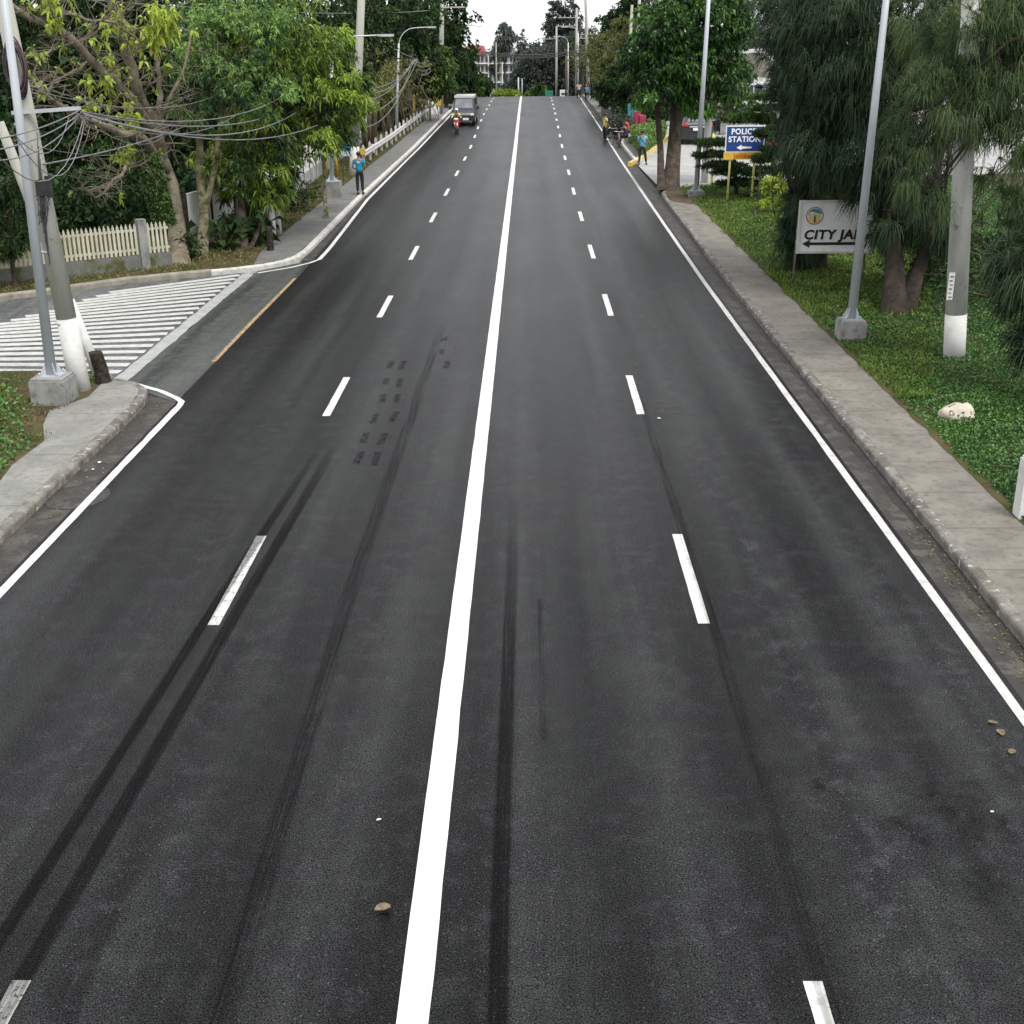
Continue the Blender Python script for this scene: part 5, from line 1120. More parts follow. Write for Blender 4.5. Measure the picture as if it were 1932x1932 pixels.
person('motorcycle rider in a white helmet, black vest and cream sleeves facing the viewer', mc, R(178), {**ride, 'pel': (0, -.3, .84), 'wai': (0, -.26, 1.0), 'che': (0, -.2, 1.16), 'uch': (0, -.14, 1.3), 'nek': (0, -.1, 1.38), 'hb': (0, -.08, 1.45), 'hd': (0, -.05, 1.54), 'ht': (0, -.06, 1.62),
       'sl': (-.2, -.14, 1.29), 'sr': (.2, -.14, 1.29), 'el': (-.32, .05, 1.1), 'er': (.32, .05, 1.1), 'wl': (-.33, .24, 1.04), 'wr': (.33, .24, 1.04), 'hl': (-.12, -.26, .8), 'hr': (.12, -.26, .8), 'kl': (-.22, .16, .72), 'kr': (.22, .16, .72), 'al': (-.2, .05, .34), 'ar': (.2, .05, .34), 'tl': (-.22, .2, .3), 'tr': (.22, .2, .3)},
       cream, blackc, hat='car_white', long_sleeve=True, extra=lambda r, P: skin_mesh([P['pel'], P['wai'], P['che'], P['uch']], [(0, 1), (1, 2), (2, 3)], [(.175, .13), (.165, .13), (.18, .135), (.14, .115)], blackc, 'vest', r))

# ------------------------------------------------------------------ vehicles
def vehicle(name, lab, cat, loc, rz, st, paint, win, wheels, wr=.34, scale=1.15, roofm=None, detail='front', hw=.85):
    """st: stations (y, z_low, z_belt, half_belt, z_roof, half_roof); win: list of glazing quads ('side', y0,y1 / 'front' i)"""
    r = thing(name, lab, cat, loc, rz); r.scale = (scale,)*3
    def ringp(s):
        y, zl, zb, hb, zr, hr = s; c = .07
        return [(hb*.94, y, zl), (hb, y, zl+.18), (hb*1.01, y, (zl+zb)/2), (hb, y, zb), (hr, y, zr-c), (hr-c, y, zr), (-hr+c, y, zr), (-hr, y, zr-c), (-hb, y, zb), (-hb*1.01, y, (zl+zb)/2), (-hb, y, zl+.18), (-hb*.94, y, zl)]
    mb = MB(); vs = []; n = 12
    for s in st: vs += ringp(s)
    fs = [(i*n+k, i*n+(k+1) % n, (i+1)*n+(k+1) % n, (i+1)*n+k) for i in range(len(st)-1) for k in range(n)] + [tuple(range(n)), tuple(range((len(st)-1)*n, len(st)*n))[::-1]]
    mb.add(vs, fs); b = mb.build('body', paint, r)
    def interp(y, j):
        for a, c in zip(st, st[1:]):
            lo, hi = sorted((a[0], c[0]))
            if lo <= y <= hi and hi > lo: f = (y-a[0])/(c[0]-a[0]); return a[j]+(c[j]-a[j])*f
        return st[-1][j]
    def sidept(y, f, s, off=.006):
        zb, hb, zr, hr = interp(y, 2), interp(y, 3), interp(y, 4)-.07, interp(y, 5); return (s*(hb+(hr-hb)*f+off), y, zb+(zr-zb)*f)
    for w_ in win:
        if w_[0] == 'side':
            for s in (-1, 1):
                y0, y1 = w_[1], w_[2]; q = w_[3] if len(w_) > 3 else 0
                MB().add([sidept(y0, .08, s), sidept(y1, .08, s), sidept(y1-q, .92, s), sidept(y0+(w_[4] if len(w_) > 4 else 0), .92, s)], [(0, 1, 2, 3)] if s > 0 else [(3, 2, 1, 0)]).build('side_window', M['glass'], r)
        else:
            i, j, nm, m_ = w_[1], w_[2], w_[3], w_[4]; a, c = st[i], st[j]; f0, f1 = .1, .9
            def pt(f, s):
                y = a[0]+(c[0]-a[0])*f; z = a[4]+(c[4]-a[4])*f; h = a[5]+(c[5]-a[5])*f-.13; d = Vector((0, c[0]-a[0], c[4]-a[4])).normalized(); nn = Vector((0, d.z, -d.y)); nn = nn if nn.z > 0 else -nn
                return Vector((s*h, y, z))+nn*.008
            MB().add([pt(f0, -1), pt(f0, 1), pt(f1, 1), pt(f1, -1)], [(0, 1, 2, 3)]).build(nm, M[m_], r)
    for y in wheels:
        for s in (-1, 1):
            w0 = thing('w', None, None); bpy.data.objects.remove(w0)
            mb = MB(); mb.tube([(s*(hw-.2), y, wr), (s*(hw+.015), y, wr)], [wr, wr], 20); wo = mb.build('wheel', M['tyre'], r)
            mb = MB(); mb.tube([(s*(hw-.02), y, wr), (s*(hw+.03), y, wr)], [wr*.6, wr*.55], 14); mb.build('rim', M['rim'], wo)
            vs = []; k = 13
            for t in range(k): a = math.pi*t/(k-1); vs += [(s*(hw+.012), y+(wr+.07)*math.cos(a), wr+(wr+.07)*math.sin(a)), (s*(hw+.012), y+wr*.3*math.cos(a), wr+wr*.3*math.sin(a))]
            MB().add(vs, [(2*i, 2*i+1, 2*i+3, 2*i+2) for i in range(k-1)]).build('wheel_arch', M['black'], r)
    return r
# van front: y increases towards the front
van = vehicle('van', 'grey van with a white roof driving towards the viewer behind the motorcycle', 'van', G(878, 233, 0), R(179),
    [(-2.2, .45, 1.1, .84, 1.75, .72), (-2.1, .4, 1.1, .85, 1.9, .74), (.4, .36, 1.1, .86, 1.95, .75), (1.0, .36, 1.1, .86, 1.86, .72), (1.62, .36, 1.08, .86, 1.12, .8), (2.25, .38, .92, .84, .98, .78), (2.32, .45, .85, .82, .88, .76)],
    M['car_grey'], [('side', -2.0, -.9), ('side', -.85, .15), ('side', .2, 1.35, .55), ('f', 4, 3, 'windshield', 'glass_g')], (-1.4, 1.55), scale=1.2, hw=.84)
MB().prism([(-.72, -2.1), (.72, -2.1), (.72, .95), (-.72, .95)], 1.88, 2.03).build('roof_cap', M['car_white'], van)
MB().prism([(-.66, .72), (.66, .72), (.66, .88), (-.66, .88)], 2.3, 2.36, XZ).build('grille', M['chrome'], van)
MB().prism([(-.88, .34), (.88, .34), (.86, .68), (-.86, .68)], 2.26, 2.45, XZ).build('bumper', M['black'], van)
for s in (-1, 1):
    MB().box((s*.68, 2.34, .78), (.24, .06, .16)).build('headlight', M['lamp_w'], van)
    MB().box((s*1.02, 1.35, 1.2), (.2, .1, .24)).build('mirror', M['black'], van)
MB().box((-.2, 2.46, .46), (.42, .02, .16)).build('number_plate', M['sign_white'], van)
suv = vehicle('sport_utility_car', 'dark grey sport utility car seen from behind on the driveway beyond the lamp post', 'car', G(1316, 272, .02)+Vector((0, 2.5, 0)), R(-2),
    [(-2.3, .42, 1.0, .86, 1.08, .8), (-2.22, .38, 1.02, .9, 1.2, .78), (-1.75, .34, 1.05, .92, 1.68, .66), (-1.5, .32, 1.05, .93, 1.74, .68), (.3, .32, 1.05, .93, 1.74, .68), (1.1, .34, 1.02, .92, 1.1, .8), (2.1, .38, .9, .88, .95, .76), (2.25, .45, .8, .84, .84, .7)],
    M['car_dark'], [('side', -1.7, -.75, 0, .25), ('side', -.7, .1), ('side', .15, .95, .55), ('f', 1, 2, 'rear_window', 'glass_g'), ('f', 5, 4, 'windshield', 'glass')], (-1.4, 1.45), wr=.37, scale=1.25, hw=.92)
for s in (-1, 1):
    MB().prism([(s*.5, 1.0), (s*.84, 1.02), (s*.86, 1.18), (s*.6, 1.14)] if s > 0 else [(s*.6, 1.14), (s*.86, 1.18), (s*.84, 1.02), (s*.5, 1.0)], -2.36, -2.2, XZ).build('tail_lamp', M['red_lamp'], suv)
    MB().box((s*1.04, .8, 1.12), (.2, .1, .16)).build('mirror', M['black'], suv)
MB().box((0, -2.32, .98), (.9, .04, .07)).build('chrome_strip', M['chrome'], suv); MB().box((0, -2.34, .84), (.5, .03, .15)).build('number_plate', M['sign_white'], suv)
MB().prism([(-.9, .3), (.9, .3), (.9, .62), (-.9, .62)], -2.42, -2.2, XZ).build('rear_bumper', M['black'], suv)
mb = MB(); mb.tube([(-.62, -1.4, 1.8), (-.62, .2, 1.8)], .02, 5); mb.build('roof_rail', M['chrome'], suv); mb = MB(); mb.tube([(.62, -1.4, 1.8), (.62, .2, 1.8)], .02, 5); mb.build('roof_rail', M['chrome'], suv)
wv = vehicle('van', 'white van parked side on under the filling station canopy', 'van', G(1420, 222, .02), R(93),
    [(-2.5, .4, 1.15, .9, 1.95, .78), (-2.4, .35, 1.15, .92, 2.1, .8), (.9, .33, 1.15, .93, 2.1, .8), (1.4, .33, 1.1, .93, 1.95, .76), (2.0, .35, 1.05, .9, 1.15, .82), (2.4, .42, .85, .86, .9, .78)],
    M['car_white'], [('side', -2.3, -1.1), ('side', -1.05, .2), ('side', .25, 1.5, .35), ('f', 4, 3, 'windshield', 'glass')], (-1.6, 1.6), scale=1.5, hw=.92, wr=.36)
rc = vehicle('car', 'small red car mostly hidden by conifer branches right of the police sign', 'car', G(1490, 288, .02), R(70),
    [(-1.9, .4, .85, .78, .95, .7), (-1.7, .33, .9, .82, 1.2, .66), (-1.1, .3, .9, .83, 1.42, .6), (.2, .3, .9, .83, 1.42, .6), (.9, .33, .9, .82, .96, .7), (1.8, .38, .75, .78, .8, .68)],
    M['car_red'], [('side', -1.0, -.3), ('side', -.25, .6, .4), ('f', 4, 3, 'windshield', 'glass')], (-1.2, 1.2), wr=.3, scale=1.4, hw=.8)
gcar = vehicle('car', 'white car parked behind the casuarina foliage at the far right', 'car', Vector((27, 58, .75)), R(80),
    [(-1.9, .4, .85, .78, .95, .7), (-1.7, .33, .9, .82, 1.2, .66), (-1.1, .3, .9, .83, 1.42, .6), (.2, .3, .9, .83, 1.42, .6), (.9, .33, .9, .82, .96, .7), (1.8, .38, .75, .78, .8, .68)],
    M['car_white'], [('side', -1.0, -.3), ('side', -.25, .6, .4), ('f', 4, 3, 'windshield', 'glass')], (-1.2, 1.2), wr=.3, scale=1.3, hw=.8)
def kiosk():
    c = W(990, 178, 215)
    far = vehicle('truck', 'tiny white truck showing over the crest at right', 'truck', Vector((W(1064, 182, 205).x, 205, zp(205)-.3)), R(180),
      [(-2, .5, 1.2, .85, 2.3, .85), (.8, .5, 1.2, .85, 2.3, .85), (.9, .5, 1.2, .85, 1.9, .8), (1.6, .5, 1.1, .85, 1.2, .8), (1.7, .5, .9, .85, 1.1, .8)], M['car_white'], [('f', 3, 2, 'windshield', 'glass')], (-1.2, 1.1), hw=.86, scale=.75)
kiosk()

# ------------------------------------------------------------------ trees: near left
b = G(455, 474, .13)
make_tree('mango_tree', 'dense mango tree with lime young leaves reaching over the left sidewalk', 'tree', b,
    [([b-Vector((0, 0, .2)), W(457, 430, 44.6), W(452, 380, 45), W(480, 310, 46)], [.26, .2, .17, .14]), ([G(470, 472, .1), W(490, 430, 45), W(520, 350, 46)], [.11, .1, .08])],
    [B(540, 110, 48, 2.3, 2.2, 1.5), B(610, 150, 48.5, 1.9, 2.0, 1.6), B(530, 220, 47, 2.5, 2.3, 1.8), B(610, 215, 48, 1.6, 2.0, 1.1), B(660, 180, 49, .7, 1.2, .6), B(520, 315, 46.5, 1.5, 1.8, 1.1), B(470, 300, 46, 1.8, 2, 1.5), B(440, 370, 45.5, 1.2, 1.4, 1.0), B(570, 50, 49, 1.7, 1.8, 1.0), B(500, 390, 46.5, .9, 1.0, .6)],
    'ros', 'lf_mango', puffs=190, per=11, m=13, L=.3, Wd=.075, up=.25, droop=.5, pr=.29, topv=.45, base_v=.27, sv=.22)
b = G(380, 482, .13)
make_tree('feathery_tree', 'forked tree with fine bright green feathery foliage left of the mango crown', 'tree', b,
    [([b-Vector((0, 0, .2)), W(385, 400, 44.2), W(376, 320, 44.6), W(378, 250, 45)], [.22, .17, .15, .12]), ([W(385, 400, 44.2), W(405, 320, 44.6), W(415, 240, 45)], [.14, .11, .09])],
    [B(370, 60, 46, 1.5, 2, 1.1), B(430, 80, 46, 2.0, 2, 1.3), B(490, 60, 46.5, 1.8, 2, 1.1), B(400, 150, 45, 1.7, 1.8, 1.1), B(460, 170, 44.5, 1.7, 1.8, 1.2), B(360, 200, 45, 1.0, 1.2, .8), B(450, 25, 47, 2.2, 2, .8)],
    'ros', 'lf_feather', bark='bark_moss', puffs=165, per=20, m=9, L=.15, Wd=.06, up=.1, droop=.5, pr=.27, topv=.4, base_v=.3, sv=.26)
b = G(338, 498, .13)
pt = thing('pale_tree', 'pale thick limbed tree with bare twigs and few lime leaves at the upper left', 'tree', b)
L_ = lambda x, y, Y: W(x, y, Y)-b
mb = MB(); t = trunk_mb([(0, 0, -.25), L_(333, 430, 42.6), L_(322, 350, 42.8), L_(305, 300, 43)], [.38, .3, .27, .25], 5, 18, 1.3); mb.add(t.v, t.f, True)
tips = []
def lp(pts, r0, r1, m=8):
    P = [L_(*p) for p in pts]; Q = []
    for i in range(len(P)-1):
        p0 = P[max(i-1, 0)]; p1, p2 = P[i], P[i+1]; p3 = P[min(i+2, len(P)-1)]
        for k in range(4):
            f = k/4; Q.append(.5*((2*p1)+(p2-p0)*f+(2*p0-5*p1+4*p2-p3)*f*f+(3*p1-p0-3*p2+p3)*f**3)+Vector(rng.normal(size=3))*.03)
    Q.append(P[-1]); n = len(Q); mb.tube(Q, [r0+(r1-r0)*i/(n-1) for i in range(n)], m, cap=False); return Q
br = [(((305, 300, 43), (290, 240, 42.6), (262, 175, 42), (245, 120, 42), (225, 60, 41.8), (208, -10, 41.6)), .25, .12),
      (((318, 330, 43), (268, 262, 41), (225, 250, 40), (180, 232, 39), (120, 205, 38), (70, 165, 37)), .17, .05),
      (((295, 250, 42.6), (228, 165, 41), (175, 115, 40.5), (130, 70, 40), (70, 40, 39.5), (20, 10, 39)), .17, .09),
      (((225, 165, 41), (215, 200, 41.3), (205, 160, 41), (190, 140, 41)), .07, .03),
      (((300, 280, 43), (300, 200, 43.2), (300, 130, 43.4), (292, 90, 43.5)), .13, .06),
      (((245, 120, 42), (290, 45, 42.2), (330, 20, 42.4)), .08, .03), (((330, 340, 43), (250, 310, 41), (225, 330, 40), (185, 370, 39.5), (160, 355, 39)), .08, .03),
      (((130, 205, 38), (100, 190, 38), (70, 150, 38), (75, 110, 38)), .05, .02), (((160, 120, 40.3), (115, 150, 39.5), (70, 190, 39)), .05, .02), (((110, 22, 40), (180, 40, 40.2), (215, 45, 40.5), (285, 92, 41)), .05, .04),
      (((75, 105, 39), (100, 95, 39.3), (120, 88, 39.5), (140, 75, 39.8)), .04, .03), (((290, 240, 43), (340, 150, 43.5), (360, 60, 44)), .09, .04)]
for pts, r0, r1 in br:
    Q = lp(pts, r0, r1)
    for i in range(2, len(Q)):
        for _ in range(2 if rng.uniform() < .55 else 1):
            d = Vector(rng.normal(size=3)); d.z = abs(d.z)*.4+.1
            twigs(mb, Q[i], d, rng.uniform(.5, 1.1), max(.014, min(.035, r1*.5)), int(rng.integers(1, 3)), .6, .02, tips)
mb.build('trunk', M['bark_pale'], pt)
tp = np.array([t[0] for t in tips]); sel = rng.uniform(size=len(tp)) < .07; tpw = tp + np.array(b)
C = tp[sel]; A = np.array([t[1] for t in tips])[sel]
extra_c = []; 
for (x, y, Y, s, n) in [(300, 30, 41, .5, 60), (280, 70, 41, .45, 60), (310, 50, 41.3, .35, 40), (90, 12, 39.5, .4, 30), (200, 130, 41, .5, 25), (170, 205, 40, .4, 25), (230, 40, 41.5, .4, 22), (245, 220, 41, .4, 30), (240, 290, 42, .45, 25), (200, 150, 40.5, .3, 12), (105, 40, 39.5, .25, 12)]:
    c = np.array(L_(x, y, Y)); extra_c.append(c+rng.normal(size=(int(n*.75), 3))*s*.5)
EC = np.concatenate(extra_c); V, Q, v = rosettes(np.concatenate([C, EC]), unit(np.concatenate([A, rng.normal(size=EC.shape)])), 6, .22, .11, -.1, .5, np.concatenate([np.full(len(C), .35), rng.uniform(.4, .9, len(EC))]))
plant_leaves('crown', 'lf_lime', V, Q, v, None, pt)
# climbing ivy on the trunk
a = rng.uniform(0, 2*math.pi, 2600); hh = rng.uniform(1.3, 3.6, 2600); c0 = np.array([L_(333, 430, 42.6)[0]*np.minimum(hh/1.3, 1) + (L_(305, 300, 43)[0]-L_(333, 430, 42.6)[0])*np.clip((hh-1.3)/2.4, 0, 1), np.zeros(2600)+.1, hh]).T
rr = .3*(1+rng.uniform(-.1, .2, 2600)); C = c0+np.stack([np.cos(a)*rr, np.sin(a)*rr, 0*a], 1); V, Q, v = rosettes(C, np.stack([np.cos(a), np.sin(a), 0*a], 1), 2, .09, .07, 0, .4, rng.uniform(.1, .5, 2600)); plant_leaves('ivy', 'lf_mid', V, Q, v, None, pt)
# thin young tree growing from the sidewalk
b = G(616, 413, .15)
make_tree('young_tree', 'thin trunked young tree growing out of the left sidewalk slab under the mango crown', 'tree', b, [([b-Vector((0, 0, .1)), W(612, 360, 53.5), W(611, 300, 53.5), W(612, 240, 53.6)], [.1, .08, .075, .06])],
    [B(622, 212, 53.5, 1.1, 1.2, .8), B(652, 175, 53.5, 1.0, 1.2, .7), B(600, 235, 53, .6, .8, .45), B(675, 190, 54, .5, .8, .35)], 'ros', 'lf_mango', bark='bark_moss', puffs=60, per=12, m=13, L=.32, Wd=.07, up=.2, droop=.5, base_v=.4, sv=.15, pr=.4)
# broad leaved undergrowth by the wall
def broadleaf(name, lab, c, n, spread, L, m='lf_dark', h=.9):
    r = thing(name, lab, 'plant', c); D = rng.normal(size=(n, 3)); D[:, 2] = np.abs(D[:, 2])*.7; D = unit(D)
    base_ = np.stack([np.clip(rng.normal(0, spread, n), -1.3*spread, 1.1*spread), np.clip(rng.normal(0, spread*.6, n), -spread, spread), rng.uniform(.1, h, n)], 1); V, Q = leaf_quads(base_, D, rng.uniform(.6, 1.3, n)*L, rng.uniform(.4, .6, n)*L, .5)
    st = MB(); 
    for k in range(8): st.tube([(0, 0, 0), tuple(base_[k]*np.array([.6, .6, 1])), tuple(base_[k]+D[k]*L*.3)], [.025, .02, .012], 5)
    st.build('stem', M['bark_moss'], r); plant_leaves('leaves', m, V, Q, np.clip(rng.normal(.35, .2, n), 0, 1), None, r)
for (px, py, n, s, L, lab) in [(425, 470, 60, .7, .7, 'dark glossy broad leaved plants between the tree trunks'), (480, 462, 50, .5, .8, 'large drooping elephant ear leaves beside the mango trunk'), (362, 490, 160, .25, .22, 'bushy small leaved shrub between the two left trunks'), (548, 398, 260, .6, .22, 'tangled dark shrub beside the grey wall before the lamp block'), (578, 378, 200, .5, .2, 'low weedy bush next to the concrete lamp block')]:
    broadleaf('undergrowth', lab, G(px, py, .13), n, s, L)
b_ = Vector((W(28, 530, 37.2).x, 37.2, .12)); make_tree('young_conifer', 'small dark conifer in front of the picket fence at the left frame edge', 'tree', b_, [([b_-Vector((0, 0, .2)), W(22, 490, 37.2), W(12, 440, 37.3)], [.08, .07, .05])], [B(10, 400, 37.2, .9, .8, .6), B(30, 440, 37.2, .7, .7, .35), B(-10, 460, 37, .8, .7, .4), B(10, 350, 37.3, .6, .6, .5)], 'ros', 'lf_dark', puffs=50, per=12, m=10, L=.22, Wd=.05, up=.1, droop=.2)
# background dark trees on the left, behind the fences
def mass(lab, base, top_blobs, leaf='lf_dark', puffs=80, per=18, m=10, L=.3, Wd=.12, bark='bark', base_v=.3, topv=0, kind='ros', r=.2, pr=.36, droop=.3, name='background_tree', sv=.16, up=.2):
    b = Vector(base); c = Vector(top_blobs[0][:3]); return make_tree(name, lab, 'tree', b, [([b-Vector((0, 0, .3)), b.lerp(Vector((c.x, c.y, b.z)), .3)+Vector((0, 0, (c.z-b.z)*.35)), Vector((b.x*.4+c.x*.6, b.y*.4+c.y*.6, b.z+(c.z-b.z)*.75))], [r, r*.8, r*.6])], top_blobs, kind, leaf, bark=bark, puffs=puffs, per=per, m=m, L=L, Wd=Wd, base_v=base_v, topv=topv, pr=pr, droop=droop, sv=sv, up=up)
def gb_(x, y, Y): p = W(x, y, Y); return Vector((p.x, Y, zp(Y)+.1))
D_ = dict(puffs=110, per=20, m=10, L=.32, Wd=.13)
mass('dark evergreen tree behind the white picket fence, left one', gb_(60, 400, 56), [B(60, 120, 56, 3.8, 2.5, 2.8), B(40, 250, 55, 3.4, 2.5, 2.2), B(120, 330, 55, 2.8, 2, 1.7), B(30, 390, 54, 2.6, 2, 1.5), B(120, 30, 57, 3.6, 2.5, 2)], **D_)
mass('dark evergreen tree behind the white picket fence, middle one', gb_(205, 400, 58), [B(200, 100, 58, 3.6, 2.5, 2.8), B(190, 230, 57, 3.6, 2.5, 2.4), B(220, 340, 56, 3.2, 2.2, 1.7), B(230, 20, 59, 3.6, 2.5, 2)], **D_)
mass('dark evergreen tree behind the ivy covered trunk', gb_(330, 400, 57), [B(340, 60, 58, 3.6, 2.5, 2.4), B(320, 200, 57, 3.4, 2.5, 2.6), B(330, 330, 56, 3, 2.2, 1.9), B(420, 260, 56, 2.4, 2.2, 2), B(400, 380, 55, 2, 1.5, 1)], **D_)
tag(plant_leaves('undergrowth', 'lf_dark', *rosettes(np.stack([rng.uniform(-26, -12, 5200), rng.uniform(48, 56, 5200), rng.uniform(0, 2.4, 5200)*rng.uniform(.3, 1, 5200)], 1), unit(rng.normal(size=(5200, 3))), 7, .3, .14, .2, .3, rng.uniform(0, .45, 5200)), 'stuff'), 'dark tangled undergrowth behind the picket fence', 'undergrowth')
mass('tall dark tree above the mango crown', gb_(540, 300, 75), [B(540, 30, 75, 4.5, 3, 3), B(620, 60, 78, 4.5, 3, 3), B(600, 160, 76, 4, 3, 3), B(470, 0, 78, 4, 3, 2.5)], **D_)
mass('yellowish sparse tree between the mango crown and the big pale pole', gb_(655, 300, 84), [B(650, 70, 84, 1.8, 2, 2.2), B(668, 130, 84, 2.2, 2, 2.0), B(695, 150, 86, 1.8, 2, 1.6), B(640, 180, 84, 2, 2, 1.6)], leaf='lf_olive', puffs=70, per=9, m=7, L=.3, Wd=.14, bark='bark_pale', base_v=.5)
mass('big dark green tree behind the brown pole', gb_(720, 230, 108), [B(720, 40, 108, 4.2, 3, 3), B(775, 60, 112, 4, 3, 3), B(745, 100, 108, 3.6, 3, 2.6), B(700, 110, 106, 3.2, 3, 3), B(740, 0, 112, 4.5, 3, 3)], **{**D_, 'L': .45, 'Wd': .2})
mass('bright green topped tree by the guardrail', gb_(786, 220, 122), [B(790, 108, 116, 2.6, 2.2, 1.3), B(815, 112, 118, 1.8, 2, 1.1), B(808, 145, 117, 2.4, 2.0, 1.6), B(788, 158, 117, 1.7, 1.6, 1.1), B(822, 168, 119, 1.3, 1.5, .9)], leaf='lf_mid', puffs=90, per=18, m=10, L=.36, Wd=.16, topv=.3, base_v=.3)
mass('tall dark tree left of the van', gb_(842, 200, 140), [B(845, 40, 142, 2.6, 2.5, 3.4), B(850, 90, 140, 3.4, 2.5, 2.4), B(840, 140, 140, 3.4, 2.5, 2.6), B(835, 20, 143, 2.4, 2, 2.5), B(800, 30, 138, 3, 2.5, 2.2)], **{**D_, 'L': .45, 'Wd': .2, 'puffs': 90, 'per': 14})
mass('dark rounded tree nearest the van', gb_(860, 195, 152), [B(858, 120, 152, 2.4, 2, 2.6), B(868, 150, 152, 1.7, 2, 2.2), B(850, 165, 150, 2.4, 2, 1.6)], **{**D_, 'L': .4, 'Wd': .2, 'puffs': 80})
mass('mid green tree behind the monument', gb_(895, 190, 186), [B(888, 160, 186, 2.8, 2, 1.8), B(905, 165, 188, 2.4, 2, 1.3), B(880, 172, 182, 2.2, 2, 1.0)], leaf='lf_mid', puffs=80, per=14, m=8, L=.45, Wd=.22, r=.15)
mass('yellow green rounded bush at the left end of the crest', gb_(958, 190, 184), [B(958, 180, 184, 2.0, 1.4, .9), B(945, 182, 184, 1.2, 1.2, .7)], leaf='lf_lime', puffs=50, per=16, m=8, L=.35, Wd=.16, r=.08, name='bush', base_v=.2)
mass('low dark shrub mass behind the guardrail', gb_(735, 240, 108), [B(722, 232, 105, 1.5, 1, 1.0), B(752, 215, 118, 1.5, 1, 1.1), B(775, 200, 132, 1.5, 1, 1.0)], **{**D_, 'L': .35})
# bare vine covered shrubs
vt2 = thing('bare_tree', 'pale twiggy bare tree between the big pale pole and the brown pole', 'tree', gb_(690, 290, 90)); mb = MB()
for k in range(4): limb(mb, (rng.normal(0, .15), 0, -.1), (rng.normal(0, 1.0), rng.normal(0, .5), 4.5+rng.uniform(0, 1)), .13, .06, .06, 6, 7)
for k in range(40): twigs(mb, (rng.normal(0, .8), rng.normal(0, .5), rng.uniform(3.0, 6.0)), (rng.normal(0, .8), rng.normal(0, .5), rng.uniform(.1, 1)), rng.uniform(1, 1.7), .035, 2, .6, .03)
mb.build('trunk', M['bark_pale'], vt2); n = 260; C = np.stack([rng.normal(0, 1.3, n), rng.normal(0, .8, n), rng.uniform(3.5, 7.2, n)], 1); V, Q, v = rosettes(C, unit(rng.normal(size=C.shape)), 5, .25, .12, 0, .5, rng.uniform(.4, 1, n)); plant_leaves('crown', 'lf_olive', V, Q, v, None, vt2)
vt = thing('bare_tree', 'bare brown tree hung with dry vines behind the brown pole and guardrail', 'tree', gb_(741, 265, 102)); mb = MB()
for k in range(7):
    x0, y0 = rng.normal(0, .35), rng.normal(0, .3); limb(mb, (x0, y0, -.1), (x0*2.5+rng.normal(0, .6), y0, 3.2+rng.uniform(0, 1)), .17, .08, .05, 6, 7)
for k in range(46): twigs(mb, (rng.normal(0, 1), rng.normal(0, .6), rng.uniform(1.8, 4.6)), (rng.normal(0, .8), rng.normal(0, .5), rng.uniform(.2, 1)), rng.uniform(1, 1.8), .04, 2, .6, .07)
for k in range(60):
    x0, y0, z1 = rng.normal(0, 1.6), rng.normal(0, .7), rng.uniform(3.0, 5.2); mb.tube([(x0*.7, y0, z1), (x0, y0-.1, z1*.6), (x0*1.1+rng.normal(0, .2), y0-.1, rng.uniform(.2, 1.2))], [.018, .022, .014], 4, cap=False)
mb.build('trunk', M['wood_old'], vt); n = 500; C = np.stack([rng.normal(0, 1.6, n), rng.normal(0, .8, n), rng.uniform(2, 5.8, n)], 1); V, Q, v = rosettes(C, unit(rng.normal(size=C.shape)), 5, .22, .1, 0, .5, rng.uniform(.2, .8, n)); plant_leaves('crown', 'lf_olive', V, Q, v, None, vt)

# ------------------------------------------------------------------ trees: right
b = G(1265, 357, .2)
make_tree('double_trunk_tree', 'tall glossy leaved tree with two brown trunks beside the driveway', 'tree', b,
    [([b-Vector((.15, 0, .2))+Vector((.15, 0, 0)), W(1272, 280, 64.3), W(1278, 180, 64.5), W(1290, 90, 65)], [.42, .34, .3, .22]), ([G(1248, 357, .2), W(1246, 280, 64), W(1240, 200, 64), W(1222, 130, 64)], [.19, .16, .13, .1])],
    [B(1250, 60, 64, 1.7, 1.8, 1.6), B(1215, 110, 64, 1.3, 1.5, 1.2), B(1270, 120, 64, 1.9, 1.8, 1.4), B(1230, 165, 63.5, 1.3, 1.4, .9), B(1320, 40, 65, 2.0, 2, 1.7), B(1370, 60, 66, 1.5, 1.8, 1.6), B(1330, 120, 65, 2.0, 2, 1.4), B(1370, 150, 66, 1.5, 1.6, 1.3), B(1320, 185, 65, 1.5, 1.4, .9), B(1250, 5, 65, 1.6, 1.6, 1.3), B(1350, -10, 66, 2, 2, 1.4), B(1290, 170, 64.5, 1.4, 1.4, 1.0)],
    'ros', 'lf_glossy', puffs=260, per=14, m=10, L=.26, Wd=.12, up=.1, droop=.5, pr=.34, base_v=.3, sv=.2)
CA = dict(kind='wisp')
def casu(lab, base, blobs, lm, puffs, per=11, m=17, L=.62, Wd=.017, trunks=None, base_v=.35, bark='bark'):
    return make_tree('casuarina_tree', lab, 'tree', base, trunks, blobs, 'wisp', lm, bark=bark, puffs=puffs, per=per, m=m, L=L, Wd=Wd, pr=.4, base_v=base_v, sv=.16)
b = G(1690, 592, .3)
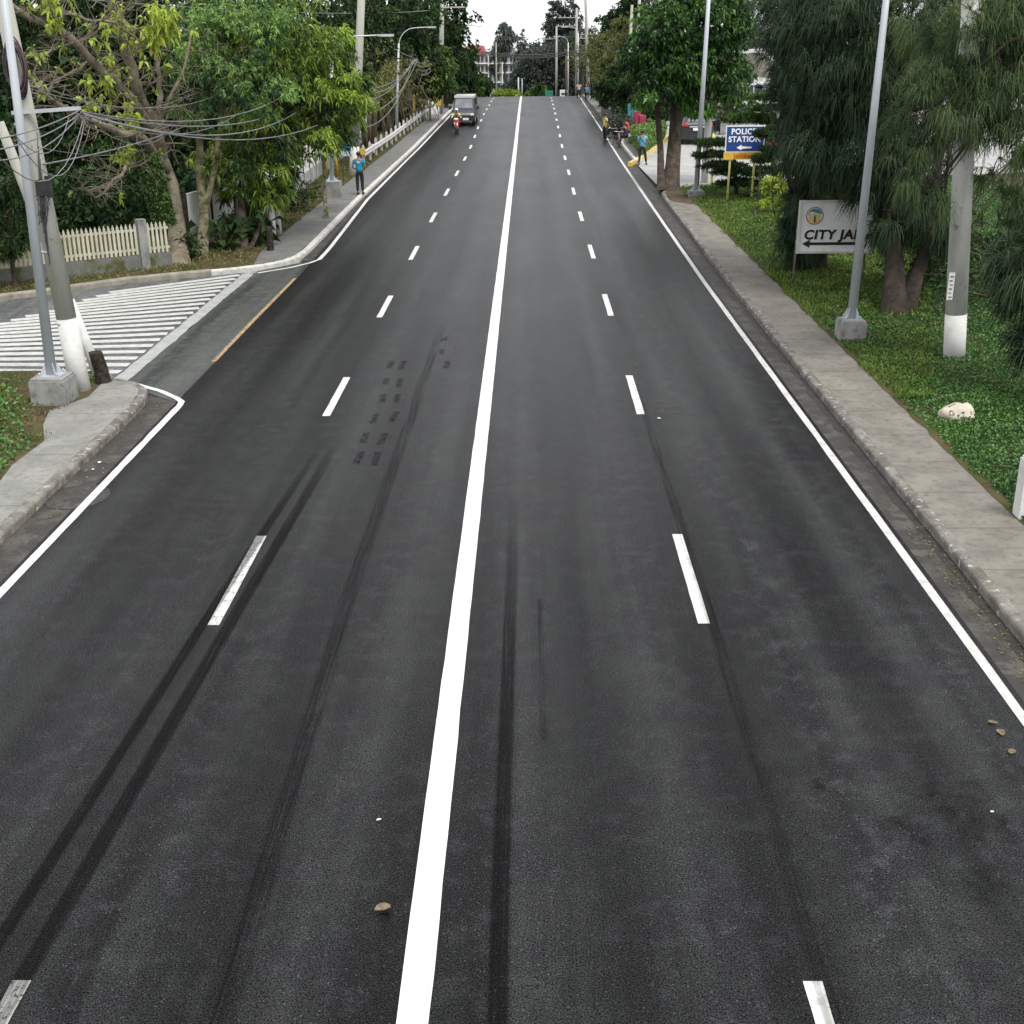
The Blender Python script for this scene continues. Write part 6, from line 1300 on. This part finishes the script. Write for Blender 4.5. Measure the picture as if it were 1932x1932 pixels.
casu('big dark casuarina with forked dark trunk and drooping needles behind the jail sign', b,
    [B(1590, 60, 36, 1.7, 1.8, 1.6), B(1650, 150, 35.5, 1.7, 1.8, 1.6), B(1545, 170, 36.5, 1.2, 1.5, 1.7), B(1600, 260, 35.4, 1.6, 1.2, 1.15), B(1680, 300, 35, 1.3, 1.4, 1.4), B(1700, 60, 36, 1.6, 1.8, 1.6), B(1662, 368, 34.6, .85, .7, .6), B(1700, 400, 35, 1.1, 1.1, 1.0), B(1540, 10, 37, 1.3, 1.6, 1.3), B(1520, 230, 38, .6, 1, 1.5), B(1535, 340, 38, .8, 1.0, 1.2), B(1575, 395, 38.5, 1.2, .9, 1.0), B(1745, 440, 35.5, 1, 1, .8), B(1705, 400, 33.3, .75, .5, .45), B(1765, 415, 33.5, .5, .5, .45), B(1730, 350, 33.5, .7, .6, .6)],
    'lf_cas', 330, bark='bark_dark', trunks=[([b-Vector((0, 0, .3)), W(1688, 500, 33.5), W(1680, 380, 34.2), W(1655, 220, 35), W(1640, 60, 35.5)], [.36, .26, .2, .15, .1]), ([G(1710, 580, .3), W(1740, 490, 33.8), W(1765, 380, 34.4), W(1775, 200, 35)], [.24, .18, .14, .1])])
b = G(1545, 500, .3)
casu('dark casuarina standing left of and behind the jail sign', b,
    [B(1512, 440, 38.5, .6, .9, 1.2), B(1515, 380, 39, .3, .8, .8), B(1525, 100, 40, .9, 1.5, 2.0), B(1510, 20, 40, .9, 1.3, 1.6), B(1535, 250, 39.5, .7, 1.2, 1.3), B(1512, 490, 38.5, .3, .6, .5)],
    'lf_cas', 120, bark='bark_dark', trunks=[([b-Vector((0, 0, .3)), W(1540, 440, 39.5), W(1530, 250, 40), W(1520, 60, 40)], [.34, .25, .17, .1])])
b = Vector((11.6, 26.6, .3))
casu('light olive casuarina with long drooping sprays around the whitewashed pole', b,
    [B(1835, 75, 27.2, .55, .7, .8), B(1810, 80, 29.5, .9, 1.0, 1.1), B(1860, 40, 27.2, 1.0, 1.1, 1.1), B(1745, 215, 26.6, .5, .7, .9), B(1805, 190, 26.9, .7, .9, .85), B(1880, 170, 27, .85, 1, 1.0), B(1725, 310, 26.6, .35, .6, .5), B(1905, 280, 26.8, .5, .9, .7), B(1930, 100, 27, .8, 1, 1.4), B(1750, 385, 26.9, .4, .5, .3), B(1910, 390, 27.2, .4, .8, .4), B(1770, 20, 31.5, .8, .9, 1.0)],
    'lf_cas_l', 150, per=9, m=20, L=.5, Wd=.012, trunks=[([b+Vector((1.6, .5, -.5)), b+Vector((1.5, .5, 2)), b+Vector((1.1, .4, 4.4)), b+Vector((.6, .3, 7))], [.24, .2, .14, .08])], base_v=.4)
b = Vector((11.2, 23.4, .3))
casu('dark casuarina shrub hanging over the ground cover at the right frame edge', b, [B(1950, 570, 24, .4, .6, .6), B(1965, 650, 23.5, .4, .6, .45), B(1935, 500, 24.5, .4, .6, .45), B(1975, 480, 24.5, .6, .7, .9)], 'lf_cas', 46, trunks=[([b, b+Vector((-.1, 0, 1.2)), b+Vector((-.2, 0, 2.6))], [.1, .08, .05])])
b = Vector((19, 42, .5))
casu('dark needle tree filling the gap behind the whitewashed pole', b, [B(1880, 430, 40, 1.2, 1.2, .7), B(1780, 470, 39.5, .9, 1, .5), B(1850, 200, 42, 2.5, 1.5, 1.8), B(1780, 80, 43, 2.4, 1.5, 2), B(1900, 60, 42, 2.4, 1.5, 2.2), B(1760, 250, 42, 1.4, 1.2, 1.6)], 'lf_cas', 90, per=9, L=.7, Wd=.022, trunks=[([b, b+Vector((0, 0, 3)), b+Vector((-.3, 0, 8))], [.25, .2, .1])])
broadleaf('shrub', 'dark leafy shrub behind the forked casuarina trunk', G(1800, 530, .3), 700, 1.5, .2, 'lf_dark', 1.3)
broadleaf('shrub', 'low dark shrub at the foot of the whitewashed pole in the shade', G(1870, 560, .3), 600, 1.4, .2, 'lf_dark', 1.4)
# layered conifer by the police sign
b = G(1420, 418, .25)
def layered(lab, base, trunk, tiers, lm='lf_mid'):
    r = thing('layered_conifer', lab, 'tree', base); mb = trunk_mb([Vector(p)-Vector(base) for p in trunk[0]], trunk[1]); C = []; A = []
    for (x, y, Y, rad, up_) in tiers:
        c = W(x, y, Y)-Vector(base)
        for k in range(9):
            a = 2*math.pi*k/9+rng.uniform(0, .5); e = c+Vector((math.cos(a)*rad, math.sin(a)*rad*.8, up_+rng.normal(0, .05))); mb.tube([c, c.lerp(e, .5)+Vector((0, 0, -.06)), e], [.03, .02, .008], 5)
            for t in np.linspace(.2, 1, 9):
                p = c.lerp(e, t)
                for _ in range(6): C.append(p+Vector((rng.normal(0, .1), rng.normal(0, .1), rng.normal(.02, .03)))); A.append((math.cos(a)*.5, math.sin(a)*.5, .3))
    mb.build('trunk', M['bark'], r); V, Q, v = rosettes(np.array([tuple(c) for c in C]), unit(np.array(A)), 9, .2, .035, .3, .1, np.clip(rng.normal(.3, .15, len(C)), 0, 1)); plant_leaves('crown', lm, V, Q, v, None, r)
layered('dark layered conifer with flat drooping tiers around the police sign', W(1462, 345, 57.6)*1, ([W(1462, 345, 57.6)-Vector((0, 0, .4)), W(1458, 260, 57.6), W(1452, 165, 57.6)], [.12, .09, .04]),
    [(1452, 185, 57.6, .8, .05), (1462, 205, 57.6, 1.1, .0), (1420, 222, 58.2, .9, .0), (1466, 230, 58.6, 1.0, -.05), (1478, 262, 58.4, .7, -.05), (1484, 290, 58.3, .8, -.1), (1480, 318, 58.3, 1.0, -.1)], 'lf_mid')
layered('small dark layered conifer between the lamp post and the police sign', W(1390, 385, 58.2), ([W(1390, 385, 58.2), W(1388, 320, 58.2), W(1380, 240, 58.2)], [.1, .08, .04]),
    [(1345, 270, 58, .7, .0), (1350, 292, 58, .9, -.05), (1365, 312, 57.8, 1.0, -.05), (1395, 325, 58, 1.2, -.05), (1400, 342, 58, 1.1, -.1), (1400, 226, 59.5, .8, 0), (1440, 322, 58, 1.3, -.1)], 'lf_dark')
layered('conifer branch tree in front of the police sign right edge', W(1428, 412, 55.4), ([W(1428, 412, 55.4), W(1432, 350, 55.4), W(1436, 300, 55.4)], [.05, .04, .03]), [(1441, 254, 55.6, .24, 0), (1456, 248, 55.6, .25, .02), (1457, 284, 55.6, .34, 0), (1438, 301, 55.5, .22, -.02)], 'lf_dark')
b = G(1424, 414, .25)
make_tree('sapling', 'yellow green sapling in front of the conifers right of the police sign', 'tree', b, [([b-Vector((0, 0, .1)), W(1426, 395, 52), W(1450, 375, 52)], [.06, .05, .03])], [B(1462, 350, 52, .5, .4, .35), B(1478, 340, 52, .35, .3, .3), B(1445, 385, 52, .3, .3, .12), B(1465, 378, 52, .4, .3, .15)], 'ros', 'lf_lime', puffs=34, per=7, m=8, L=.17, Wd=.08, base_v=.5, limbs=False)
broadleaf('shrub', 'dark round shrub mass below the conifers right of the police sign', W(1475, 390, 57)*1, 900, 1.2, .22, 'lf_dark', 1.6)
# right middle distance
mass('olive coloured airy tree beyond the cyclist', gb_(1150, 190, 135), [B(1150, 90, 135, 2.0, 2, 2), B(1165, 120, 132, 2.6, 2, 2), B(1140, 140, 138, 2.0, 2, 1.8), B(1175, 60, 132, 1.8, 2, 2), B(1130, 110, 140, 1.6, 2, 1.8)], leaf='lf_olive', puffs=110, per=11, m=8, L=.3, Wd=.12, bark='bark_pale')
mass('dark green tree behind the concrete post row', gb_(1175, 200, 118), [B(1180, 150, 118, 2.0, 2, 1.6), B(1165, 175, 120, 2.2, 1.5, 1.2), B(1195, 180, 112, 2.0, 1.5, 1.3), B(1150, 178, 126, 2, 1.5, 1.0)], **{**D_, 'L': .35, 'puffs': 90})
mass('dark tree behind the pair of pale poles', gb_(1215, 230, 112), [B(1215, 200, 110, 1.8, 1.5, 1.4), B(1230, 225, 108, 1.8, 1.5, 1.1), B(1225, 160, 114, 2.2, 1.8, 1.8), B(1250, 200, 110, 1.5, 1.3, 1.3)], **{**D_, 'L': .32, 'puffs': 90})
mass('tall dark ragged tree above the olive tree', gb_(1185, 190, 150), [B(1190, 30, 150, 2.2, 2, 3), B(1170, 55, 150, 2.2, 2, 2), B(1210, 60, 150, 2.6, 2, 2.6), B(1150, 50, 155, 1.8, 2, 1.4), B(1205, 0, 150, 2.4, 2, 2.4)], **{**D_, 'L': .4, 'Wd': .18, 'per': 13})
mass('bare brownish tree at the right end of the crest', gb_(1098, 190, 186), [B(1100, 120, 186, 2.6, 2, 2.6), B(1090, 100, 188, 2, 2, 2)], leaf='lf_olive', puffs=50, per=4, m=4, L=.3, Wd=.12, bark='bark', r=.35)
mass('dark tree mass behind the filling station canopy, left', gb_(1385, 190, 112), [B(1370, 175, 100, 1.6, 1.5, 1.0), B(1400, 200, 100, 1.0, 1, .8), B(1400, 160, 100, 1.0, 1, 1.0)], leaf='lf_mid', puffs=50, per=10, m=8, L=.3, Wd=.13)
mass('sparse tall eucalyptus right of the double trunked tree', gb_(1420, 200, 120), [B(1405, 30, 118, 2.4, 2, 2.6), B(1450, 60, 120, 2, 2, 2.2), B(1480, 20, 120, 2, 2, 2.6), B(1500, 60, 118, 2, 2, 2)], leaf='lf_grey', puffs=120, per=8, m=7, L=.36, Wd=.13, pr=.28, bark='bark_pale')
mass('yellowish shrubs behind the dark sport utility car', gb_(1375, 245, 104), [B(1375, 232, 104, 1.2, 1, .8), B(1355, 240, 104, 1.0, 1, .6)], leaf='lf_olive', puffs=30, per=14, m=8, L=.25, Wd=.12, name='bush', r=.06)
mass('green hedge tree behind the dark sport utility car', gb_(1300, 240, 120), [B(1290, 225, 118, 2.6, 1.5, 1.6), B(1330, 225, 118, 2.6, 1.5, 1.6), B(1260, 220, 118, 2.4, 1.5, 1.8)], **{**D_, 'L': .35, 'puffs': 90})
bush_c = G(1165, 262, .13); mass('pale green flowering bush behind the parked bicycles', bush_c+Vector((.6, 3, 0)), [(bush_c.x+.5, bush_c.y+3, .9, 1.1, 1.2, .75)], leaf='lf_grey', puffs=36, per=18, m=8, L=.2, Wd=.09, name='bush', r=.05)
# beyond the crest
mass('tall eucalyptus with hanging foliage beyond the crest, left one', gb_(1050, 150, 262), [B(1052, 25, 262, 2.0, 2, 2.4), B(1045, 55, 262, 2.6, 2, 2.6), B(1060, 75, 262, 3, 2, 2.4)], leaf='lf_grey', puffs=90, per=9, m=7, L=.6, Wd=.25, pr=.3, r=.3)
mass('tall eucalyptus with hanging foliage beyond the crest, right one', gb_(1078, 150, 262), [B(1072, 18, 262, 2.0, 2, 2.6), B(1076, 50, 262, 2.8, 2, 2.6), B(1085, 80, 262, 3, 2, 2.4)], leaf='lf_grey', puffs=90, per=9, m=7, L=.6, Wd=.25, pr=.3, r=.3)
def palm(lab, x, ytop, Y, h_):
    b = Vector((W(x, 150, Y).x, Y, zp(Y))); t = W(x, ytop, Y)-b; r = thing('palm_tree', lab, 'tree', b); MB().tube([(0, 0, -.3), t*.5+Vector((.2, 0, 0)), t], [.3, .22, .18], 8).build('trunk', M['bark'], r); V = []; Q = []; n = 0
    for k in range(22):
        a = 2*math.pi*k/22; el = rng.uniform(-.3, 1.0); pts = []; d = Vector((math.cos(a)*math.cos(el), math.sin(a)*math.cos(el), math.sin(el))); p = t.copy()
        for j in range(6): pts.append(p.copy()); d = (d+Vector((0, 0, -.22))).normalized(); p = p+d*h_*.2
        for p0, p1 in zip(pts, pts[1:]):
            s = (p1-p0).cross(_z).normalized()*.32
            for sg in (-1, 1): V += [p0, p1, p1+s*sg+Vector((0, 0, -.25)), p0+s*sg+Vector((0, 0, -.25))]; Q.append([n, n+1, n+2, n+3]); n += 4
    plant_leaves('fronds', 'lf_grey', np.array([tuple(v) for v in V]), np.array(Q), rng.uniform(0, .6, len(Q)), None, r)
mass('tall narrow drooping tree standing above the woodland in the middle of the crest', gb_(952, 150, 270), [B(953, 55, 270, 1.0, 1, 1.6), B(958, 75, 270, 1.5, 1, 1.8), B(945, 72, 270, 1.0, 1, 1.8), B(950, 92, 270, 1.7, 1.2, 1.6)], leaf='lf_grey', puffs=60, per=9, m=7, L=.8, Wd=.22, pr=.34, r=.25, droop=1.0)
for (x, y, lab) in [(986, 50, 'narrow pointed conifer right of the palms'), (979, 66, 'shorter pointed conifer between the palms and the tall one'), (934, 76, 'small pointed conifer above the grey building'), (990, 72, 'dark slim conifer at the woodland edge')]:
    b = Vector((W(x, 150, 275).x, 275, zp(275))); t = W(x, y, 275)-b; k = t.z
    mass(lab, b, [(b.x, 275, b.z+k*.92, .35, .35, 1.1), (b.x, 275, b.z+k*.8, .8, .7, 1.3), (b.x, 275, b.z+k*.62, 1.2, 1.1, 1.8)], leaf='lf_grey', puffs=40, per=10, m=6, L=.4, Wd=.12, r=.16, pr=.5, name='conifer')
def wood(lab, X, Yr, tops, n, L, lm='lf_dark'):
    x = rng.uniform(*X, n); y = rng.uniform(*Yr, n); px = x; tz = lerpv(x, tops) + .9*wave(x, y, .9)+.5*wave(x, y, 2.7); zb = lerpv(y, ZP); u = rng.uniform(0, 1, n)**.7
    z = zb + (tz-zb)*u; C = np.stack([x, y, z], 1); C += rng.normal(size=C.shape)*.4; V, Q, v = rosettes(C, unit(rng.normal(size=C.shape)+np.array([0, -.3, .3])), 7, L, L*.45, .2, .3, np.clip(.35+.2*wave(x, z*3, .8)+rng.normal(0, .1, n), 0, 1))
    tag(plant_leaves('woodland', lm, V, Q, v, 'stuff'), lab, 'woodland')
def wx(px, Y): return W(px, 100, Y).x
wood('dark woodland beyond the road crest in the middle', (wx(905, 240), wx(1120, 240)), (232, 250), [(wx(905, 240), -2.5), (wx(930, 240), -2.8), (wx(962, 240), -1.5), (wx(975, 240), 2.4), (wx(990, 240), 4.8), (wx(1020, 240), 5.3), (wx(1060, 240), 6.5), (wx(1120, 240), 9)], 15000, .55, 'lf_far_hazy')
wood('distant woodland closing the view behind everything', (-150, 150), (330, 350), [(-150, 10), (wx(860, 340), 9), (wx(880, 340), 4), (wx(975, 340), 3.5), (wx(1000, 340), 6), (wx(1110, 340), 8), (150, 10)], 30000, 1.0, 'lf_far_hazy')
wood('woodland to the right of the crest behind the lamp poles', (wx(1095, 210), wx(1260, 210)), (200, 222), [(wx(1095, 210), 5.5), (wx(1130, 210), 5.2), (wx(1150, 210), 7.5), (wx(1260, 210), 10)], 13000, .5, 'lf_far_hazy')
wood('woodland to the left behind the guardrail trees', (wx(690, 170), wx(868, 170)), (168, 185), [(wx(690, 170), 9), (wx(800, 170), 9.5), (wx(845, 170), 8), (wx(868, 170), 1)], 14000, .45)
mass('light green rounded bush right of the centre line beyond the crest', gb_(1020, 180, 200), [B(1018, 178, 200, 1.8, 1.3, 1.4), B(1005, 183, 200, 1.4, 1.2, .8)], leaf='lf_mid', puffs=36, per=14, m=8, L=.4, Wd=.18, r=.08, name='bush')
